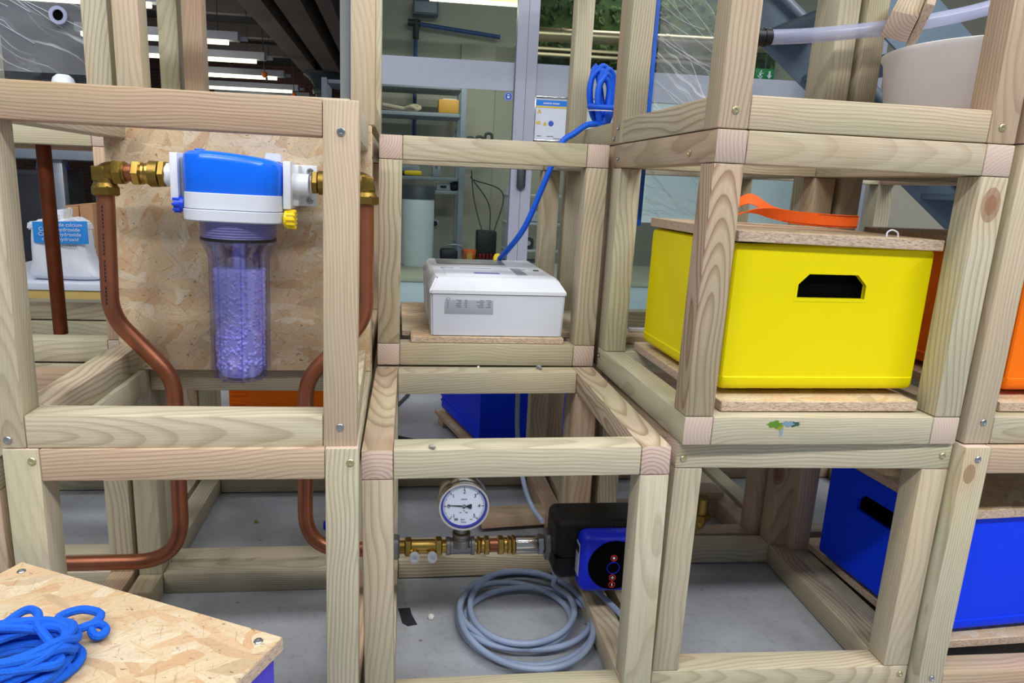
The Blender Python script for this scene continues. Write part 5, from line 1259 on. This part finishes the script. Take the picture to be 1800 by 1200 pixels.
# ================================================================== tank, hose and tilted timber, top right
board('strand_board', (.36, .40, .016), (1.107, 1.165, .1393), (0, 0, 0), 'strand board under the white tank', 13.1)
t = empty('white_tank', (1.040, 1.205, .1478), label='milky white round plastic tank at the top right', cat='tank')
MB().lathe([(0, 0), (.150, 0), (.158, .008), (.171, .098), (.1755, .104), (.1755, .1105), (.171, .1125), (.166, .110), (.153, .012), (0, .006)], n=72).build('body', TANKM, t)
o = tag(MB().box((0, 0, 0), (.26, .045, .045), .002).build('tilted_timber', WOOD), 'short timber tilted on the rim of the white tank, sawn end forward', 'timber')
o.matrix_world = Matrix.Translation((.957, 1.345, .347)) @ Euler((R(18), R(-20), R(52))).to_matrix().to_4x4()
for k, v in dict(seed=4.3, tone=.45, shade=1.0, ring_y=.02, ring_z=-.03, grain=.8, knots=0.).items(): o[k] = v; o['tilt'] = .05; o['ring_count'] = 190.
ob_ = MB(); ob_.box((0, 0, 0), (.25, .075, .014), .001); o2 = ob_.build('strand_strip', OSB, o); o2['seed'] = 14.0
o2.location = (.0, -.031, .006); o2.rotation_euler = (PI/2, 0, 0)
t = empty('clear_hose', (0, 0, 0), label='thick clear hose with a black end fitting crossing the top right', cat='hose')
MB().tube(spline([(.6600, 1.30, .2807), (.7520, 1.30, .2899), (.88, 1.30, .309), (1.0007, 1.30, .3335), (1.1003, 1.30, .3610), (1.2, 1.29, .40)], 8), .0132, 16).build('tube', HOSE, t)
MB().tube([(.6200, 1.30, .2775), (.668, 1.30, .2815)], .0150, 18).tube([(.640, 1.30, .2790), (.6455, 1.30, .2795)], .0168, 18).tube([(.655, 1.30, .2802), (.6605, 1.30, .2807)], .0164, 18).build('end_fitting', mat('navy_black_rubber', (20, 22, 36), .45), t)

# ================================================================== clear panels with stretch wrap
def wavy(x0, x1, z0, z1, amp, seed, y=0):
    rr = random.Random(seed); mb = MB(); nx, nz = 40, 40
    ph = [rr.uniform(0, 6) for _ in range(6)]
    vs = []
    for j in range(nz+1):
        row = []
        for i in range(nx+1):
            u, v = i/nx, j/nz; x = x0+(x1-x0)*u; z = z0+(z1-z0)*v
            d = amp*(math.sin(18*u-26*v+ph[0])+.7*math.sin(31*u-9*v+ph[1])+.5*math.sin(7*u+44*v+ph[2]))
            row.append(mb.bm.verts.new((x, y+d, z)))
        vs.append(row)
    for j in range(nz):
        for i in range(nx): mb.bm.faces.new((vs[j][i], vs[j][i+1], vs[j+1][i+1], vs[j+1][i]))
    return mb
board('strand_board', (.40, .40, .016), (-.742, 1.600, .1382), (0, 0, 0), 'strand board under the wrapped clear panels, top left', 15.5)
t = empty('wrapped_panel', (-.737, 1.440, .1466), label='clear acrylic panel in stretch wrap at the top left', cat='panel')
MB().box((0, 0, .23), (.355, .006, .458), .001).build('sheet', ACRYL, t)
wavy(-.176, .176, .02, .455, .0016, 5, -.010).build('stretch_wrap', FILM, t)
def strands(n, box, seed, slope0, slope1, r=.0006):
    rr = random.Random(seed); mb = MB(); x0, x1, z0, z1, y = box
    for i in range(n):
        a = rr.uniform(slope0, slope1); zs = rr.uniform(z0+.02, z1+.1); bow = rr.uniform(-.012, .016); xa = x0; xb = rr.uniform(x0+.5*(x1-x0), x1)
        P = []
        for k in range(9):
            u = k/8; x = xa+(xb-xa)*u; z = zs+a*(x-xa)+bow*math.sin(PI*u)
            if z0 < z < z1: P.append((x, y-.002*math.sin(3*u+i), z))
        if len(P) > 2: mb.tube(P, rr.uniform(.5, 1.5)*r, 5)
    return mb
SW = make_haze('wrap_crease_plastic', (236, 240, 252), .62)
tag(strands(34, (-.174, .174, .03, .45, -.013), 8, -.62, -.28, .00035).build('wrap_crease', SW, t), kind='stuff')
MB().lathe([(.0095, 0), (.0155, 0), (.0155, .004), (.0095, .004)], axis='y', n=24, loop=True).build('port_ring', HOSE, t, (.120, -.018, .119))
MB().lathe([(0, 0), (.0095, 0), (.0095, .002), (0, .002)], axis='y', n=24).build('port_hole_shade', HOLLOW, t, (.120, -.0145, .119))  # solid black disc, the dark of the hole put into colour
n = MB(); n.lathe([(0, 0), (.020, 0), (.017, .010), (.010, .016), (0, .017)], n=20); tag(n.build('foam_wedge', WHITE2, None, (-.612, 1.4105, .1466)), 'small pale rounded foam piece at the foot of the wrapped panel, top left', 'foam')
t = empty('wrapped_panel', (.585, 1.452, -.3046), label='tall clear acrylic panel with blue taped edge behind the yellow crate', cat='panel')
MB().box((0, 0, .40), (.172, .006, .80), .001).build('sheet', ACRYL, t)
MB().box((-.0820, -.0045, .515), (.0085, .003, .57), .0005).build('blue_tape', mat('blue_tape', (24, 96, 216), .5), t)
MB().box((0, -.002, .004), (.165, .012, .008), .001).build('white_seal', WHITE, t)
wavy(-.076, .085, .24, .80, .0016, 9, -.010).build('stretch_wrap', FILM, t)
tag(strands(16, (-.08, .08, .24, .80, -.013), 18, -.9, -.2, .00035).build('wrap_crease', SW, t), kind='stuff')
